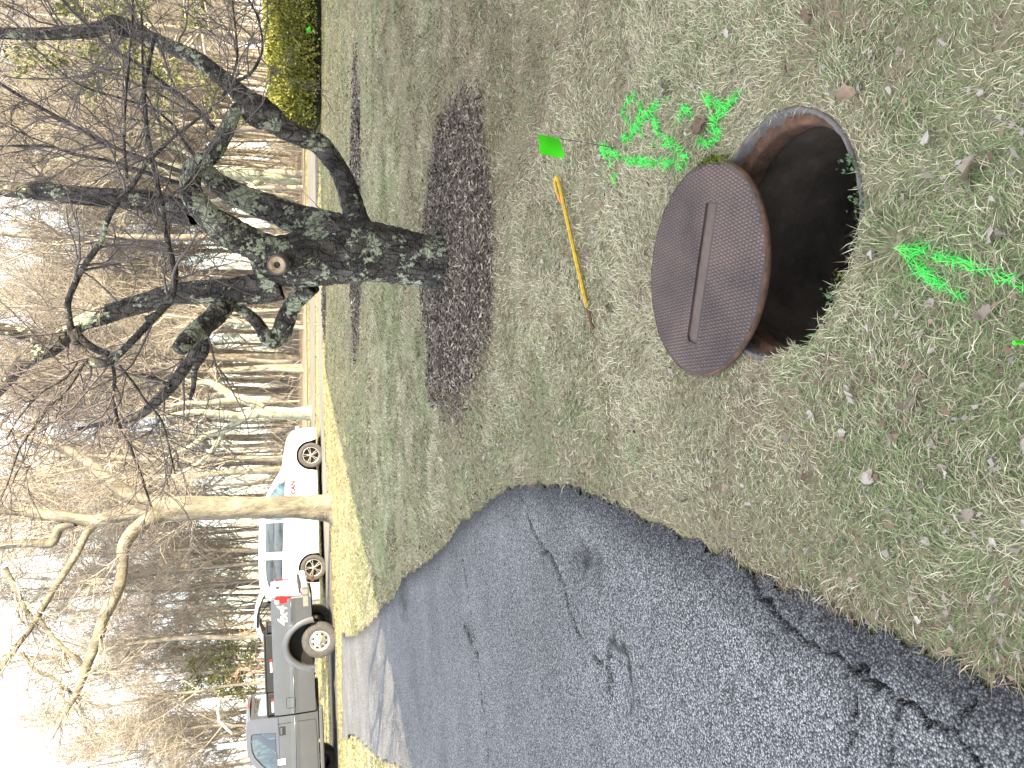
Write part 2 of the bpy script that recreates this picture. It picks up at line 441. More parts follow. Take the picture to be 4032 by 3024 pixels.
# ================================================================== LARGE STRUCTURE
FS = 4032 / 2212.0
HOLE = (0.452, 2.145)
_edge = [(2300, 1530), (2212, 1482), (2140, 1455), (2080, 1428), (2020, 1405), (1960, 1372), (1905, 1352), (1850, 1328), (1800, 1305), (1760, 1288), (1700, 1268), (1650, 1240), (1620, 1224),
         (1575, 1200), (1530, 1176), (1480, 1152), (1440, 1132), (1390, 1112), (1350, 1096), (1290, 1066), (1230, 1046), (1180, 1040), (1120, 1042), (1080, 1058), (1050, 1085), (1020, 1106),
         (990, 1128), (972, 1160), (945, 1190), (920, 1210), (890, 1232), (868, 1245), (850, 1288), (826, 1304), (812, 1326), (795, 1346), (770, 1366), (752, 1372), (738, 1360)]
DRIVE = [tuple(G(x * FS, y * FS))[:2] for x, y in _edge]
_left = [tuple(G(x * FS, y * FS))[:2] for x, y in [(740, 1600), (766, 1592), (790, 1612), (815, 1640), (870, 1659)]]
DRIVE = DRIVE + _left + [(-5.6, 8.6), (-5.2, 6.0), (-4.6, 3.0), (-4.0, 0.3), (-0.85, 0.3)]
DRIVE[0] = (DRIVE[1][0] - .05, 0.9)
# lanes: near edge / far edge
lane_near = [G(*p) for p in [(1345, 3300), (1338, 3024), (1333, 2800), (1327, 2600), (1315, 2400), (1304, 2200), (1294, 2000), (1286, 1850), (1279, 1720), (1276, 1540), (1268, 1250), (1260, 1000), (1251, 817), (1244, 600)]]
lane_far = [G(*p) for p in [(1316, 3300), (1310, 3024), (1304, 2800), (1296, 2600), (1285, 2400), (1275, 2200), (1266, 2000), (1262, 1850), (1260, 1720), (1259, 1540), (1254, 1250), (1250, 1000), (1244, 817), (1236, 600)]]
far_near = [G(*p) for p in [(1256, 3400), (1250, 3024), (1247, 2600), (1245, 2200), (1243, 1850), (1242, 1540), (1243, 1250), (1245, 1000), (1249, 817), (1250, 650), (1249, 400), (1248, 0), (1247, -500)]]
far_far = [G(*p) for p in [(1236, 3400), (1232, 3024), (1229, 2600), (1227, 2200), (1225, 1850), (1223, 1540), (1220, 1250), (1217, 1000), (1214, 817), (1212, 650), (1209, 400), (1205, 0), (1202, -500)]]
LANE = [p[:2] for p in lane_near] + [p[:2] for p in reversed(lane_far)]
FARROAD = [p[:2] for p in far_near] + [p[:2] for p in reversed(far_far)]

def lz(x, y):
    """surface of the lawn"""
    x = np.asarray(x, dtype=float); y = np.asarray(y, dtype=float)
    r = np.hypot(x - HOLE[0], y - HOLE[1])
    k = np.clip((r - .4) / .8, 0, 1) * np.clip((16 - y) / 6, 0, 1)
    u = (fbm(x, y, 1.1, 3) - .5) * .075 * k
    ins = in_poly(x, y, DRIVE)
    d = dist_poly(x, y, DRIVE[:40])
    u = u * np.clip(d / .5, 0, 1)
    return gz(x, y) + u - np.where(ins, np.clip(d * .6, 0, .045), 0)

def axis(segs):
    a = []
    for s, e, st in segs: a += list(np.arange(s, e - 1e-6, st))
    return np.array(sorted(set(np.round(a, 4))))
hx0, hx1, hy0, hy1 = round(HOLE[0] - .6, 4), round(HOLE[0] + .6, 4), round(HOLE[1] - .6, 4), round(HOLE[1] + .6, 4)
xs = axis([(-900, -400, 250), (-400, -100, 75), (-100, -30, 10), (-30, -4.15, .5), (-4.15, hx0, .1), (hx0, hx1, .1), (hx1, 5.05, .1), (5.05, 30, .5), (30, 100, 10), (100, 400, 75), (400, 901, 250)])
ys = axis([(-60, 0, 6), (0, hy0, .154), (hy0, hy1, .1), (hy1, 8.74, .1), (8.74, 40, .4), (40, 100, 5), (100, 400, 50), (400, 1500, 220)])
xs = np.array(sorted(set(list(xs) + [hx0, hx1]))); ys = np.array(sorted(set(list(ys) + [hy0, hy1])))
X, Y = np.meshgrid(xs, ys); nx, ny = len(xs), len(ys)
Z = lz(X, Y)
V = np.stack([X.ravel(), Y.ravel(), Z.ravel()], 1)
ii, jj = np.meshgrid(np.arange(nx - 1), np.arange(ny - 1))
cx = (xs[:-1] + xs[1:])[ii] / 2; cy = (ys[:-1] + ys[1:])[jj] / 2
keep = ~((cx > hx0) & (cx < hx1) & (cy > hy0) & (cy < hy1))
a = (jj * nx + ii)[keep]
F = [tuple(f) for f in np.stack([a, a + 1, a + 1 + nx, a + nx], 1)]
# ring patch round the manhole, from the square gap in to a circle
sq = []
bx = [v for v in xs if hx0 - 1e-6 <= v <= hx1 + 1e-6]; by = [v for v in ys if hy0 - 1e-6 <= v <= hy1 + 1e-6]
sq += [(x, hy0) for x in bx[:-1]] + [(hx1, y) for y in by[:-1]] + [(x, hy1) for x in bx[:0:-1]] + [(hx0, y) for y in by[:0:-1]]
Vl = [tuple(v) for v in V]
idx = {(round(float(v[0]), 4), round(float(v[1]), 4)): i for i, v in enumerate(V)}
prev = [idx[(round(float(x), 4), round(float(y), 4))] for x, y in sq]
nr = 6
for k in range(1, nr + 1):
    f = k / nr; cur = []
    for (x, y) in sq:
        dx, dy = x - HOLE[0], y - HOLE[1]; r = math.hypot(dx, dy); q = .386 / r
        px, py = HOLE[0] + dx * ((1 - f) + f * q), HOLE[1] + dy * ((1 - f) + f * q)
        Vl.append((px, py, float(lz(px, py)) if k < nr else 0.0)); cur.append(len(Vl) - 1)
    n = len(cur)
    for i in range(n): F.append((prev[i], prev[(i + 1) % n], cur[(i + 1) % n], cur[i]))
    prev = cur
lawn = link('lawn', mesh_np('lawn', np.array(Vl), F), M['thatch'], smooth=True)
props(lawn, kind='structure')

def strip(name, near, far, mat, up, m=6, sub=4, edge=None):
    near = [Vector(p) for p in near]; far = [Vector(p) for p in far]
    V, F = [], []; cols = []
    for i in range(len(near) - 1):
        for s in range(sub):
            f = s / sub; cols.append((near[i].lerp(near[i + 1], f), far[i].lerp(far[i + 1], f)))
    cols.append((near[-1], far[-1]))
    for a, b in cols:
        for k in range(m + 1):
            p = a.lerp(b, k / m); jx = (random.random() - .5) * .12 if k in (0, m) else 0
            V.append((p.x, p.y + jx, float(gz(p.x, p.y)) + up))
    for i in range(len(cols) - 1):
        for k in range(m): F.append((i * (m + 1) + k, (i + 1) * (m + 1) + k, (i + 1) * (m + 1) + k + 1, i * (m + 1) + k + 1))
    return props(link(name, mesh_np(name, np.array(V), F), mat, smooth=True), kind='structure')
strip('side_lane', lane_near, lane_far, M['road_asphalt'], .008)
strip('road', far_near, far_far, M['road_asphalt'], .012)
ff_near = [Vector((p.x, p.y + 2.2, 0)) for p in far_far]; ff_near = [Vector((-160, 46, 0))] + ff_near + [Vector((150, 60, 0))]
ff_far = [Vector((p.x * 4.0, 220, 0)) for p in ff_near]
strip('forest_floor', ff_near, ff_far, M['leaf_litter'], .016, m=24, sub=6)

# driveway: asphalt slab with real cracks
def C7(L): return [tuple(G(2632 + x * .9186, 1500 + y * .9186))[:2] for x, y in L]
def C6(L): return [tuple(G(1300 + x * .798, 1700 + y * .798))[:2] for x, y in L]
CRACKS = [(C7([(335, 795), (400, 920), (450, 975), (500, 1010), (540, 1090), (600, 1105), (640, 1130), (720, 1160), (800, 1220), (900, 1280), (1000, 1370), (1100, 1410), (1180, 1440), (1250, 1460), (1290, 1540), (1330, 1570), (1370, 1660)]), .011, .030),
          (C7([(1000, 1370), (985, 1440), (970, 1500), (978, 1580), (975, 1680)]), .010, .025),
          (C7([(795, 1225), (815, 1320), (835, 1390), (810, 1450), (812, 1520), (775, 1580), (778, 1680)]), .007, .02),
          (C7([(1250, 1460), (1300, 1400), (1325, 1365), (1310, 1290)]), .008, .02),
          (C7([(1250, 1460), (1180, 1480), (1120, 1470)]), .006, .015),
          (C6([(925, 225), (945, 300), (965, 360), (1010, 470), (1050, 560), (1100, 610), (1130, 650), (1150, 720), (1170, 770)]), .014, .03),
          (C6([(1170, 770), (1200, 880), (1240, 985), (1290, 1060), (1330, 1120), (1390, 1190), (1420, 1240)]), .009, .02),
          (C6([(660, 600), (675, 700), (690, 800), (705, 900), (720, 1000), (738, 1150), (755, 1280), (780, 1430), (790, 1600), (795, 1700)]), .012, .025),
          (C6([(635, 870), (660, 950), (700, 1010), (735, 1090)]), .012, .02)]
CRACKS = [(L, w * .52, d) for L, w, d in CRACKS]
CRACKS = [([(x + random.uniform(-.006, .006), y + random.uniform(-.006, .006)) for x, y in L], w, d) for L, w, d in CRACKS]
rows = [0.75]
while rows[-1] < 19.8: rows.append(rows[-1] + max(.0068 * rows[-1], .009) * (1.0 if rows[-1] < 7 else 2.2))
rows = np.array(rows)
ang = np.concatenate([np.arange(-1.25, -.60, .03), np.arange(-.60, .07, .0052)])
UU, YY = np.meshgrid(ang, rows)
XX = UU * YY - .0
XX = np.where(YY < 1.2, UU * 1.2, XX)
dE = dist_poly(XX, YY, DRIVE[:40])
ragged = (fbm(XX, YY, 9, 3, 5.) - .5) * .10 + (fbm(XX, YY, 34, 2, 9.) - .5) * .05
ins = in_poly(XX, YY, DRIVE)
sd = np.where(ins, dE, -dE) + ragged * np.clip(2.4 / YY, .2, 1)
crack = np.zeros_like(XX); depth = np.zeros_like(XX)
for L, w, d in CRACKS:
    ww = w * (.45 + 1.1 * fbm(XX, YY, 14, 2, 3.)) * (1 + YY * .06)
    dd = dist_poly(XX + (fbm(XX, YY, 22, 2, 1.) - .5) * .05, YY + (fbm(XX, YY, 22, 2, 8.) - .5) * .05, L)
    k = np.clip(1.25 - dd / ww, 0, 1)
    crack = np.maximum(crack, k); depth = np.maximum(depth, k * d)
pot = G(1300 + 1445 * .798, 1700 + 1228 * .798)
rp = np.hypot((XX - pot.x) / .17, (YY - pot.y) / .13) + (fbm(XX, YY, 12, 3) - .5) * .7
kp = np.clip(1.2 - rp, 0, 1); depth = np.maximum(depth, np.minimum(kp, .6) * .025)
crack = np.maximum(crack, np.clip(1 - np.abs(rp - 1.0) / .22, 0, 1) * (vnoise(XX, YY, 9) > .45) * .8)
for (qx, qy, r) in [(1300 + 365 * .798, 1700 + 800 * .798, .30), (1300 + 690 * .798, 1700 + 990 * .798, .10), (1300 + 1290 * .798, 1700 + 650 * .798, .12)]:
    q = G(qx, qy); rr = np.hypot(XX - q.x, (YY - q.y) * .6) / r + (fbm(XX, YY, 10, 3, 2.) - .5) * 1.2
    crack = np.maximum(crack, np.clip(1.1 - rr, 0, 1) * .75)
edge = np.clip(1 - sd / (.16 + .14 * fbm(XX, YY, 2.5, 2, 4.)), 0, 1)
ZZ = gz(XX, YY) + .018 - depth - np.clip(.10 - sd, 0, .1) * .22 + (fbm(XX, YY, 3, 3, 6.) - .5) * .012 + (rng.random(XX.shape) - .5) * np.where(YY < 4, .003, 0)
n0, n1 = XX.shape
ii, jj = np.meshgrid(np.arange(n1 - 1), np.arange(n0 - 1))
q = jj * n1 + ii
sdf = sd.ravel()
quads = np.stack([q, q + 1, q + 1 + n1, q + n1], 2).reshape(-1, 4)
quads = quads[(sdf[quads] > 0).all(1)]
used = np.unique(quads); remap = np.full(n0 * n1, -1); remap[used] = np.arange(len(used))
drive = link('driveway', mesh_np('driveway', np.stack([XX.ravel(), YY.ravel(), ZZ.ravel()], 1)[used], remap[quads],
             {'edge': ('FLOAT', edge.ravel()[used]), 'crack': ('FLOAT', crack.ravel()[used])}), M['asphalt'])
props(drive, kind='structure')
del dE, ragged, depth

# the house whose shadow lies over the lawn (right of the frame)
house = empty('house', (8.87, 14.0, 0))
props(house, 'gabled house at the right of the lawn that throws its shade over the grass', 'house')
dv = Vector((-.33, -.944, 0)); gv = Vector((.998, .05, 0)); GW, EV, PK, LEN = 22.8, 5.8, 7.8, 34.0
def hp(a, b, z): p = gv * a + dv * b; return (p.x, p.y, z)
w0 = .35
mb = MB(); 
mb.add([hp(w0, .4, -.2), hp(GW - w0, .4, -.2), hp(GW - w0, .4, EV - .1), hp(GW / 2, .4, PK - .12), hp(w0, .4, EV - .1),
        hp(w0, LEN, -.2), hp(GW - w0, LEN, -.2), hp(GW - w0, LEN, EV - .1), hp(GW / 2, LEN, PK - .12), hp(w0, LEN, EV - .1)],
       [(0, 1, 2, 3, 4), (9, 8, 7, 6, 5), (0, 4, 9, 5), (1, 6, 7, 2)])
mb.build('wall', M['siding'], house)
for (a0, z0, a1, z1) in ((0, EV, GW / 2, PK), (GW / 2, PK, GW, EV)):
    mb = MB(); th = .14
    mb.add([hp(a0, 0, z0), hp(a1, 0, z1), hp(a1, LEN + .4, z1), hp(a0, LEN + .4, z0), hp(a0, 0, z0 + th), hp(a1, 0, z1 + th), hp(a1, LEN + .4, z1 + th), hp(a0, LEN + .4, z0 + th)],
           [(0, 3, 2, 1), (4, 5, 6, 7), (0, 1, 5, 4), (1, 2, 6, 5), (2, 3, 7, 6), (3, 0, 4, 7)])
    mb.build('roof', M['shingle'], house)
# ================================================================== TREES
def tubes(P, Rd, sides):
    """batch of polylines P (N,n,3) with radii Rd (N,n) -> vertices, quads"""
    N, n, _ = P.shape
    T = np.empty_like(P); T[:, 1:-1] = P[:, 2:] - P[:, :-2]; T[:, 0] = P[:, 1] - P[:, 0]; T[:, -1] = P[:, -1] - P[:, -2]
    T /= np.linalg.norm(T, axis=2, keepdims=True) + 1e-9
    m = T.mean(1); ref = np.where(np.abs(m[:, 2:3]) < .8, np.array([[0, 0, 1.]]), np.array([[1., 0, 0]]))
    A = np.cross(T, ref[:, None, :]); A /= np.linalg.norm(A, axis=2, keepdims=True) + 1e-9
    B = np.cross(T, A)
    q = np.arange(sides) * 2 * PI / sides
    V = P[:, :, None, :] + (A[:, :, None, :] * np.cos(q)[None, None, :, None] + B[:, :, None, :] * np.sin(q)[None, None, :, None]) * Rd[:, :, None, None]
    V = V.reshape(-1, 3)
    b = (np.arange(N) * n * sides)[:, None, None]; i = (np.arange(n - 1) * sides)[None, :, None]; k = np.arange(sides)[None, None, :]; k2 = (k + 1) % sides
    F = np.stack([b + i + k, b + i + k2, b + i + sides + k2, b + i + sides + k], 3).reshape(-1, 4)
    return V, F
def cat(parts):
    V, F, o = [], [], 0
    for v, f in parts: V.append(v); F.append(f + o); o += len(v)
    return np.concatenate(V), np.concatenate(F)

def sprout(P, Rd, per, tmin, tmax, ang, length, n, up, wig, rfrac, rng, rmin=.003, droop=0.0):
    """child polylines off parent polylines"""
    N, m, _ = P.shape
    k = np.repeat(np.arange(N), per)
    t = rng.uniform(tmin, tmax, len(k)) * (m - 1); i = np.minimum(t.astype(int), m - 2); f = (t - i)[:, None]
    base = P[k, i] * (1 - f) + P[k, i + 1] * f
    rb = Rd[k, i] * (1 - f[:, 0]) + Rd[k, i + 1] * f[:, 0]
    d = P[k, i + 1] - P[k, i]; d /= np.linalg.norm(d, axis=1, keepdims=True) + 1e-9
    rv = rng.normal(size=(len(k), 3)); rv -= d * (rv * d).sum(1, keepdims=True); rv /= np.linalg.norm(rv, axis=1, keepdims=True) + 1e-9
    a = rng.uniform(ang[0], ang[1], len(k))[:, None]
    D = d * np.cos(a) + rv * np.sin(a)
    frac = t / (m - 1)
    L = rng.uniform(length[0], length[1], len(k)) * (1.15 - .6 * frac)
    r0 = np.maximum(rb * rfrac, rmin)
    out = np.empty((len(k), n, 3)); rad = np.empty((len(k), n)); out[:, 0] = base; rad[:, 0] = r0
    for s in range(1, n):
        D = D + rng.normal(size=D.shape) * wig; D[:, 2] += up; D /= np.linalg.norm(D, axis=1, keepdims=True)
        out[:, s] = out[:, s - 1] + D * (L / (n - 1))[:, None]
        rad[:, s] = r0 * (1 - .75 * s / (n - 1)) + rmin * .2
    return out, np.maximum(rad, rmin * .6)

def forest_variant(seed, h, r0, lean, n1, low, spread):
    g = np.random.default_rng(seed)
    n = 12; z = np.linspace(0, 1, n)
    wob = np.cumsum(g.normal(size=(n, 2)) * .018 * h / 3, axis=0); wob -= wob[0]
    P = np.zeros((1, n, 3)); P[0, :, 2] = z * h; P[0, :, 0] = wob[:, 0] + lean * z * h * .3; P[0, :, 1] = wob[:, 1]
    Rd = (r0 * .8 * (1 - .88 * z))[None, :] ; Rd[0, 0] *= 1.3
    b1, q1 = sprout(P, Rd, n1, low, .98, (.45, 1.15), (h * .16 * spread, h * .36 * spread), 7, .11, .10, .55, g, .018)
    b2, q2 = sprout(b1, q1, 6, .2, 1.0, (.4, 1.0), (h * .06, h * .15), 5, .06, .16, .55, g, .011)
    b3, q3 = sprout(b2, q2, 9, .12, 1.0, (.4, 1.25), (.5, 1.6), 4, .015, .26, .6, g, .0070)
    trunk = tubes(P, Rd, 9)
    crown = cat([tubes(b1, q1, 5), tubes(b2, q2, 4), tubes(b3, q3, 3)])
    return mesh_np('trunk', *trunk), mesh_np('crown', *crown)
VAR = []
for i, (h, r0, lean, n1, low, sp) in enumerate([(15, .15, .1, 24, .22, .8), (17, .19, -.1, 26, .30, .75), (13, .11, .25, 22, .15, .8), (16, .14, -.22, 24, .35, .7), (18, .24, .05, 26, .25, .9), (12, .09, .35, 20, .12, .8), (14, .12, -.35, 22, .2, .85), (9, .06, .15, 20, .08, .8)]):
    tm, cm = forest_variant(100 + i, h, r0, lean, n1, low, sp)
    tm.materials.append(M['bark_wood']); cm.materials.append(M['bark_wood_twig'])
    for me in (tm, cm): me.polygons.foreach_set('use_smooth', np.ones(len(me.polygons), dtype=bool))
    VAR.append((tm, cm, h))
def place_tree(name, v, x, y, sc, rz, label, cat_, group):
    tm, cm, h = VAR[v]
    root = empty(name, (x, y, float(gz(x, y)) - .05), rz); root.scale = (sc, sc, sc)
    props(root, label, cat_, group)
    link('trunk', tm, None, root); link('crown', cm, None, root)
    return root
def wood_label(k, x, y):
    r = x / y
    sec = ('behind the truck cab' if r < -.36 else 'behind the truck bed' if r < -.26 else 'behind the white van' if r < -.13 else 'left of the gnarled tree' if r < -.02 else 'right behind the gnarled tree' if r < .12 else 'left of the hedge' if r < .26 else 'behind the clipped hedge')
    row = 'in the front row of the wood' if y < far_edge_y(x) + 9 + max(0, -(x + 2)) * .3 else ('in the middle of the wood' if y < 54 else 'deep in the wood')
    kind = ('slender bare tree', 'thicker-trunked bare tree', 'thin bare sapling')[k]
    return kind + ' ' + row + ' ' + sec, ('slender trees', 'thicker trees', 'saplings')[k] + ' ' + row + ' ' + sec
gf = np.random.default_rng(21)
spots = []
def far_edge_y(x):
    xs_ = np.array([p.x for p in far_far]); ys_ = np.array([p.y for p in far_far]); o = np.argsort(xs_)
    return float(np.interp(x, xs_[o], ys_[o]))
tries = 0
while len(spots) < 260 and tries < 20000:
    tries += 1
    y = 33 + 42 * gf.random() ** 1.25; x = gf.uniform(-.56, .56) * y
    y0 = far_edge_y(x) + 1.5
    if y < y0 + max(0, -(x + 2)) * .30: continue
    if x < -6 and y < 41: continue
    if any((x - a) ** 2 + (y - b) ** 2 < .75 for a, b in spots): continue
    spots.append((x, y))
    front = y < 44
    v = int(gf.choice([2, 3, 5, 6, 7, 0, 1] if front else [0, 1, 2, 3, 4, 6])) if x > -7 else int(gf.choice([0, 1, 2, 3, 6, 5]))
    sc = gf.uniform(.8, 1.2) * (1.0 if x > -7 else .88)
    k = 2 if v in (5, 7) else (1 if v in (1, 4) else 0)
    place_tree('forest_tree', v, x, y, sc, gf.uniform(0, 6.28), wood_label(k, x, y)[0], 'tree', wood_label(k, x, y)[1])

def catmull(P, sub):
    P = np.asarray(P, float); n = len(P); out = []
    for i in range(n - 1):
        p0, p1, p2, p3 = P[max(i - 1, 0)], P[i], P[i + 1], P[min(i + 2, n - 1)]
        for s in range(sub):
            t = s / sub
            out.append(.5 * ((2 * p1) + (-p0 + p2) * t + (2 * p0 - 5 * p1 + 4 * p2 - p3) * t * t + (-p0 + 3 * p1 - 3 * p2 + p3) * t ** 3))
    out.append(P[-1]); return np.array(out)

def limb(path, Rd, sides, g, rough=.10, ridge=0.0):
    """one limb with uneven surface; returns V, F (quads) incl. closed tips"""
    path = np.asarray(path); n = len(path)
    T = np.gradient(path, axis=0); T /= np.linalg.norm(T, axis=1, keepdims=True) + 1e-9
    nv = np.cross(T[0], [0, 1, .2]); nv /= np.linalg.norm(nv)
    ph = g.uniform(0, 6.28, 6)
    V = []
    q = np.arange(sides) * 2 * PI / sides
    dl = np.concatenate([[0], np.cumsum(np.linalg.norm(np.diff(path, axis=0), axis=1))])
    for i in range(n):
        nv = nv - T[i] * nv.dot(T[i]); nv /= np.linalg.norm(nv) + 1e-9; bv = np.cross(T[i], nv)
        s = dl[i]
        rr = 1 + rough * (.5 * np.sin(2 * q + ph[0] + s * 2.1) + .4 * np.sin(3 * q + ph[1] - s * 4.3) + .5 * np.sin(q + ph[2] + s * 6.1)) + rough * .35 * g.normal(size=sides)
        if ridge: rr += ridge * (np.sin(7 * q + ph[3] + .6 * np.sin(s * 5)) * .6 + np.sin(11 * q + ph[4] + s * 1.7) * .5)
        V.append(path[i] + (np.outer(np.cos(q), nv) + np.outer(np.sin(q), bv)) * (Rd[i] * rr)[:, None])
    V.append(np.repeat(path[-1][None, :] + T[-1] * Rd[-1] * .3, sides, 0))
    V = np.concatenate(V)
    F = []
    for i in range(n):
        for k in range(sides):
            k2 = (k + 1) % sides; F.append((i * sides + k, i * sides + k2, (i + 1) * sides + k2, (i + 1) * sides + k))
    return V, np.array(F)

def traced(spec, s, ox, oy, Y0):
    """spec rows (x, y, r, dY) on a photo crop -> path and radii in metres"""
    P, q = [], []
    for x, y, r, dY in spec:
        p, mpp = W(ox + x * s, oy + y * s, Y0 + dY); P.append(tuple(p)); q.append(r * s * mpp)
    return np.array(P), np.array(q)

def resample(P, n):
    d = np.concatenate([[0], np.cumsum(np.linalg.norm(np.diff(P, axis=0), axis=1))]); u = np.linspace(0, d[-1], n)
    return np.stack([np.interp(u, d, P[:, i]) for i in range(3)], 1)

def build_tree(name, label, cat_, base, limbs, mat, twig_mat, g, twigs, lichen_default=.4, group=None, smooth=False):
    """limbs: (part name, path, radii, sides, rough, ridge, lichen)"""
    root = empty(name, base); props(root, label, cat_, group)
    b = np.array(base)
    for pn, P, q, sides, rough, ridge, lich in limbs:
        Q = catmull(np.concatenate([P, q[:, None]], 1), 8)
        V, F = limb(Q[:, :3] - b, np.maximum(Q[:, 3], .002), sides, g, rough, ridge)
        o = link(pn, mesh_np(pn, V, F, {'lichen': ('FLOAT', np.full(len(V), lich))}), mat, root, smooth=True)
    if twigs:
        V, F = cat([tubes(p - b, r, s) for p, r, s in twigs])
        o = link('crown', mesh_np('crown', V, F), twig_mat, root, smooth=True); o['kind'] = 'stuff'
    return root

# ---- the gnarled tree in the mulch ring
gh = np.random.default_rng(5)
HB = G(1752, 1045); HY = HB.y
K1 = (.6103, 0, 0); K2 = (.6103, 0, 1000); K3 = (.4823, 900, 700); K4 = (.6028, 0, 400)
def T(spec, K): return traced(spec, *K, HY)
hero = []
def hl(pn, spec, K, sides=18, rough=.07, ridge=0.0, lich=.45):
    P, q = T(spec, K); hero.append((pn, P, q, sides, rough, ridge, lich)); return P, q
hl('trunk', [(985, 568, 62, .0), (966, 568, 60, 0), (940, 566, 57, 0), (900, 560, 57, 0), (840, 550, 62, 0), (790, 545, 66, 0), (740, 545, 70, 0), (700, 552, 66, 0), (650, 562, 60, 0), (600, 565, 54, 0), (555, 568, 48, 0)], (FS, 0, 0), 40, .05, .035, .50)
A_ = hl('branch', [(x_, y_, r_ * .84, d_) for x_, y_, r_, d_ in [(775, 500, 40, 0), (768, 470, 32, .05), (757, 425, 28, .05), (738, 378, 26, .05), (712, 338, 27, 0), (685, 308, 28, -.05), (650, 294, 27, -.1), (615, 278, 27, -.12), (585, 254, 35, -.15), (556, 238, 41, -.15), (522, 205, 23, -.1), (480, 170, 20, 0), (430, 130, 19, .1), (380, 105, 18, .2), (330, 84, 17, .3), (285, 66, 21, .35), (250, 56, 24, .35), (225, 60, 18, .35), (180, 68, 17, .4), (100, 72, 16, .45), (0, 72, 15, .5), (-120, 66, 12, .6), (-260, 40, 8, .7)]], (FS, 0, 0), 22, .08, 0, .47)
B_ = hl('branch', [(2200, 1500, 120, .1), (2050, 1450, 105, .1), (1900, 1410, 95, .15), (1750, 1350, 88, .2), (1600, 1290, 82, .25), (1480, 1230, 76, .3), (1390, 1170, 68, .3), (1335, 1110, 60, .3)], K1, 22, .06, 0, .62)
C_ = hl('branch', [(1850, 1660, 110, -.05), (1700, 1610, 102, -.1), (1580, 1550, 100, -.15), (1450, 1480, 102, -.2), (1340, 1390, 84, -.2), (1255, 1290, 74, -.2), (1225, 1190, 68, -.15), (1245, 1090, 64, -.1), (1320, 1035, 60, -.1), (1395, 965, 52, -.1), (1455, 860, 48, -.12), (1505, 750, 42, -.15), (1535, 690, 34, -.12)], K1, 22, .07, 0, .68)
D_ = hl('branch', [(1260, 1390, 60, -.15), (1190, 1380, 74, 0), (1110, 1345, 78, .1), (1000, 1310, 74, .15), (850, 1285, 66, .15), (600, 1268, 62, .2), (330, 1240, 58, .2), (0, 1218, 52, .3), (-250, 1190, 42, .4), (-500, 1150, 28, .5)], K1, 20, .05, 0, .42)
E_ = hl('branch', [(1800, 190, 110, .05), (1650, 230, 100, .08), (1530, 240, 90, .1), (1400, 242, 80, .15), (1250, 246, 76, .2), (1100, 265, 72, .25), (950, 310, 66, .3), (800, 352, 62, .3), (650, 400, 60, .3), (530, 445, 50, .3), (430, 520, 52, .3), (340, 600, 54, .3), (240, 645, 52, .3), (130, 722, 44, .3), (60, 800, 40, .35), (0, 870, 36, .4), (-120, 980, 28, .5), (-300, 1040, 18, .7)], K2, 22, .06, .02, .50)
hl('branch', [(300, 610, 46, .3), (250, 560, 44, .32), (170, 520, 42, .35), (0, 482, 40, .4), (-200, 440, 30, .5), (-420, 420, 18, .6)], K2, 16, .05, 0, .5)
H_ = hl('branch', [(1460, 320, 70, .1), (1390, 400, 70, -.1), (1320, 455, 66, -.25), (1250, 510, 62, -.4), (1195, 570, 58, -.5), (1165, 610, 52, -.56)], K2, 18, .06, 0, .66)
I_ = hl('branch', [(1450, 300, 40, .3), (1390, 380, 36, .4), (1330, 500, 34, .5), (1270, 620, 36, .6), (1190, 740, 38, .7), (1100, 860, 36, .8), (1020, 940, 32, .85), (940, 1010, 30, .9), (850, 1060, 26, 1.0), (760, 1080, 20, 1.0), (640, 1100, 15, 1.1), (500, 1130, 9, 1.2)], K2, 12, .08, 0, .25)
hl('branch', [(1330, 560, 26, .55), (1320, 640, 24, .5), (1260, 740, 20, .5), (1250, 850, 15, .5), (1225, 940, 9, .5)], K2, 10, .08, 0, .25)
J_ = hl('branch', [(2010, 200, 60, .1), (1940, 270, 58, .2), (1880, 340, 56, .3), (1840, 430, 62, .35), (1815, 510, 62, .4), (1770, 555, 54, .4), (1720, 540, 44, .4), (1680, 470, 38, .4), (1620, 405, 36, .35), (1560, 360, 34, .3), (1490, 310, 32, .25)], K2, 18, .06, 0, .62)
F1 = hl('branch', [(x_, y_, r_ * .74, d_) for x_, y_, r_, d_ in [(1120, 60, 30, -.3), (1125, 190, 30, -.35), (1075, 320, 32, -.4), (960, 450, 30, -.45), (870, 545, 30, -.5), (780, 635, 30, -.5), (690, 700, 34, -.5), (590, 690, 44, -.45), (520, 620, 44, -.4), (470, 520, 34, -.45), (445, 420, 30, -.5), (440, 310, 28, -.55), (490, 180, 26, -.6), (555, 60, 26, -.65), (640, -60, 24, -.7), (700, -230, 22, -.75), (770, -350, 22, -.75), (850, -440, 22, -.8), (950, -580, 18, -.8), (1100, -735, 15, -.85), (1250, -850, 12, -.9), (1380, -950, 9, -.9), (1450, -1010, 6, -.95)]], K2, 12, .08, 0, .35)
hl('branch', [(700, 650, 22, -.5), (610, 610, 22, -.5), (540, 560, 24, -.5), (480, 490, 22, -.5)], K2, 10, .06, 0, .1)
G1 = hl('branch', [(x_, y_, r_ * .72, d_) for x_, y_, r_, d_ in [(950, 1420, 22, -.4), (1050, 1370, 26, -.4), (1120, 1290, 26, -.4), (1135, 1170, 24, -.4), (1125, 1030, 22, -.4), (1085, 880, 20, -.4), (1065, 700, 19, -.4), (1035, 560, 19, -.4), (1000, 420, 18, -.4), (970, 250, 17, -.4), (955, 90, 15, -.45), (940, -80, 13, -.5), (930, -300, 10, -.5), (925, -600, 7, -.5)]], K4, 10, .08, 0, .2)
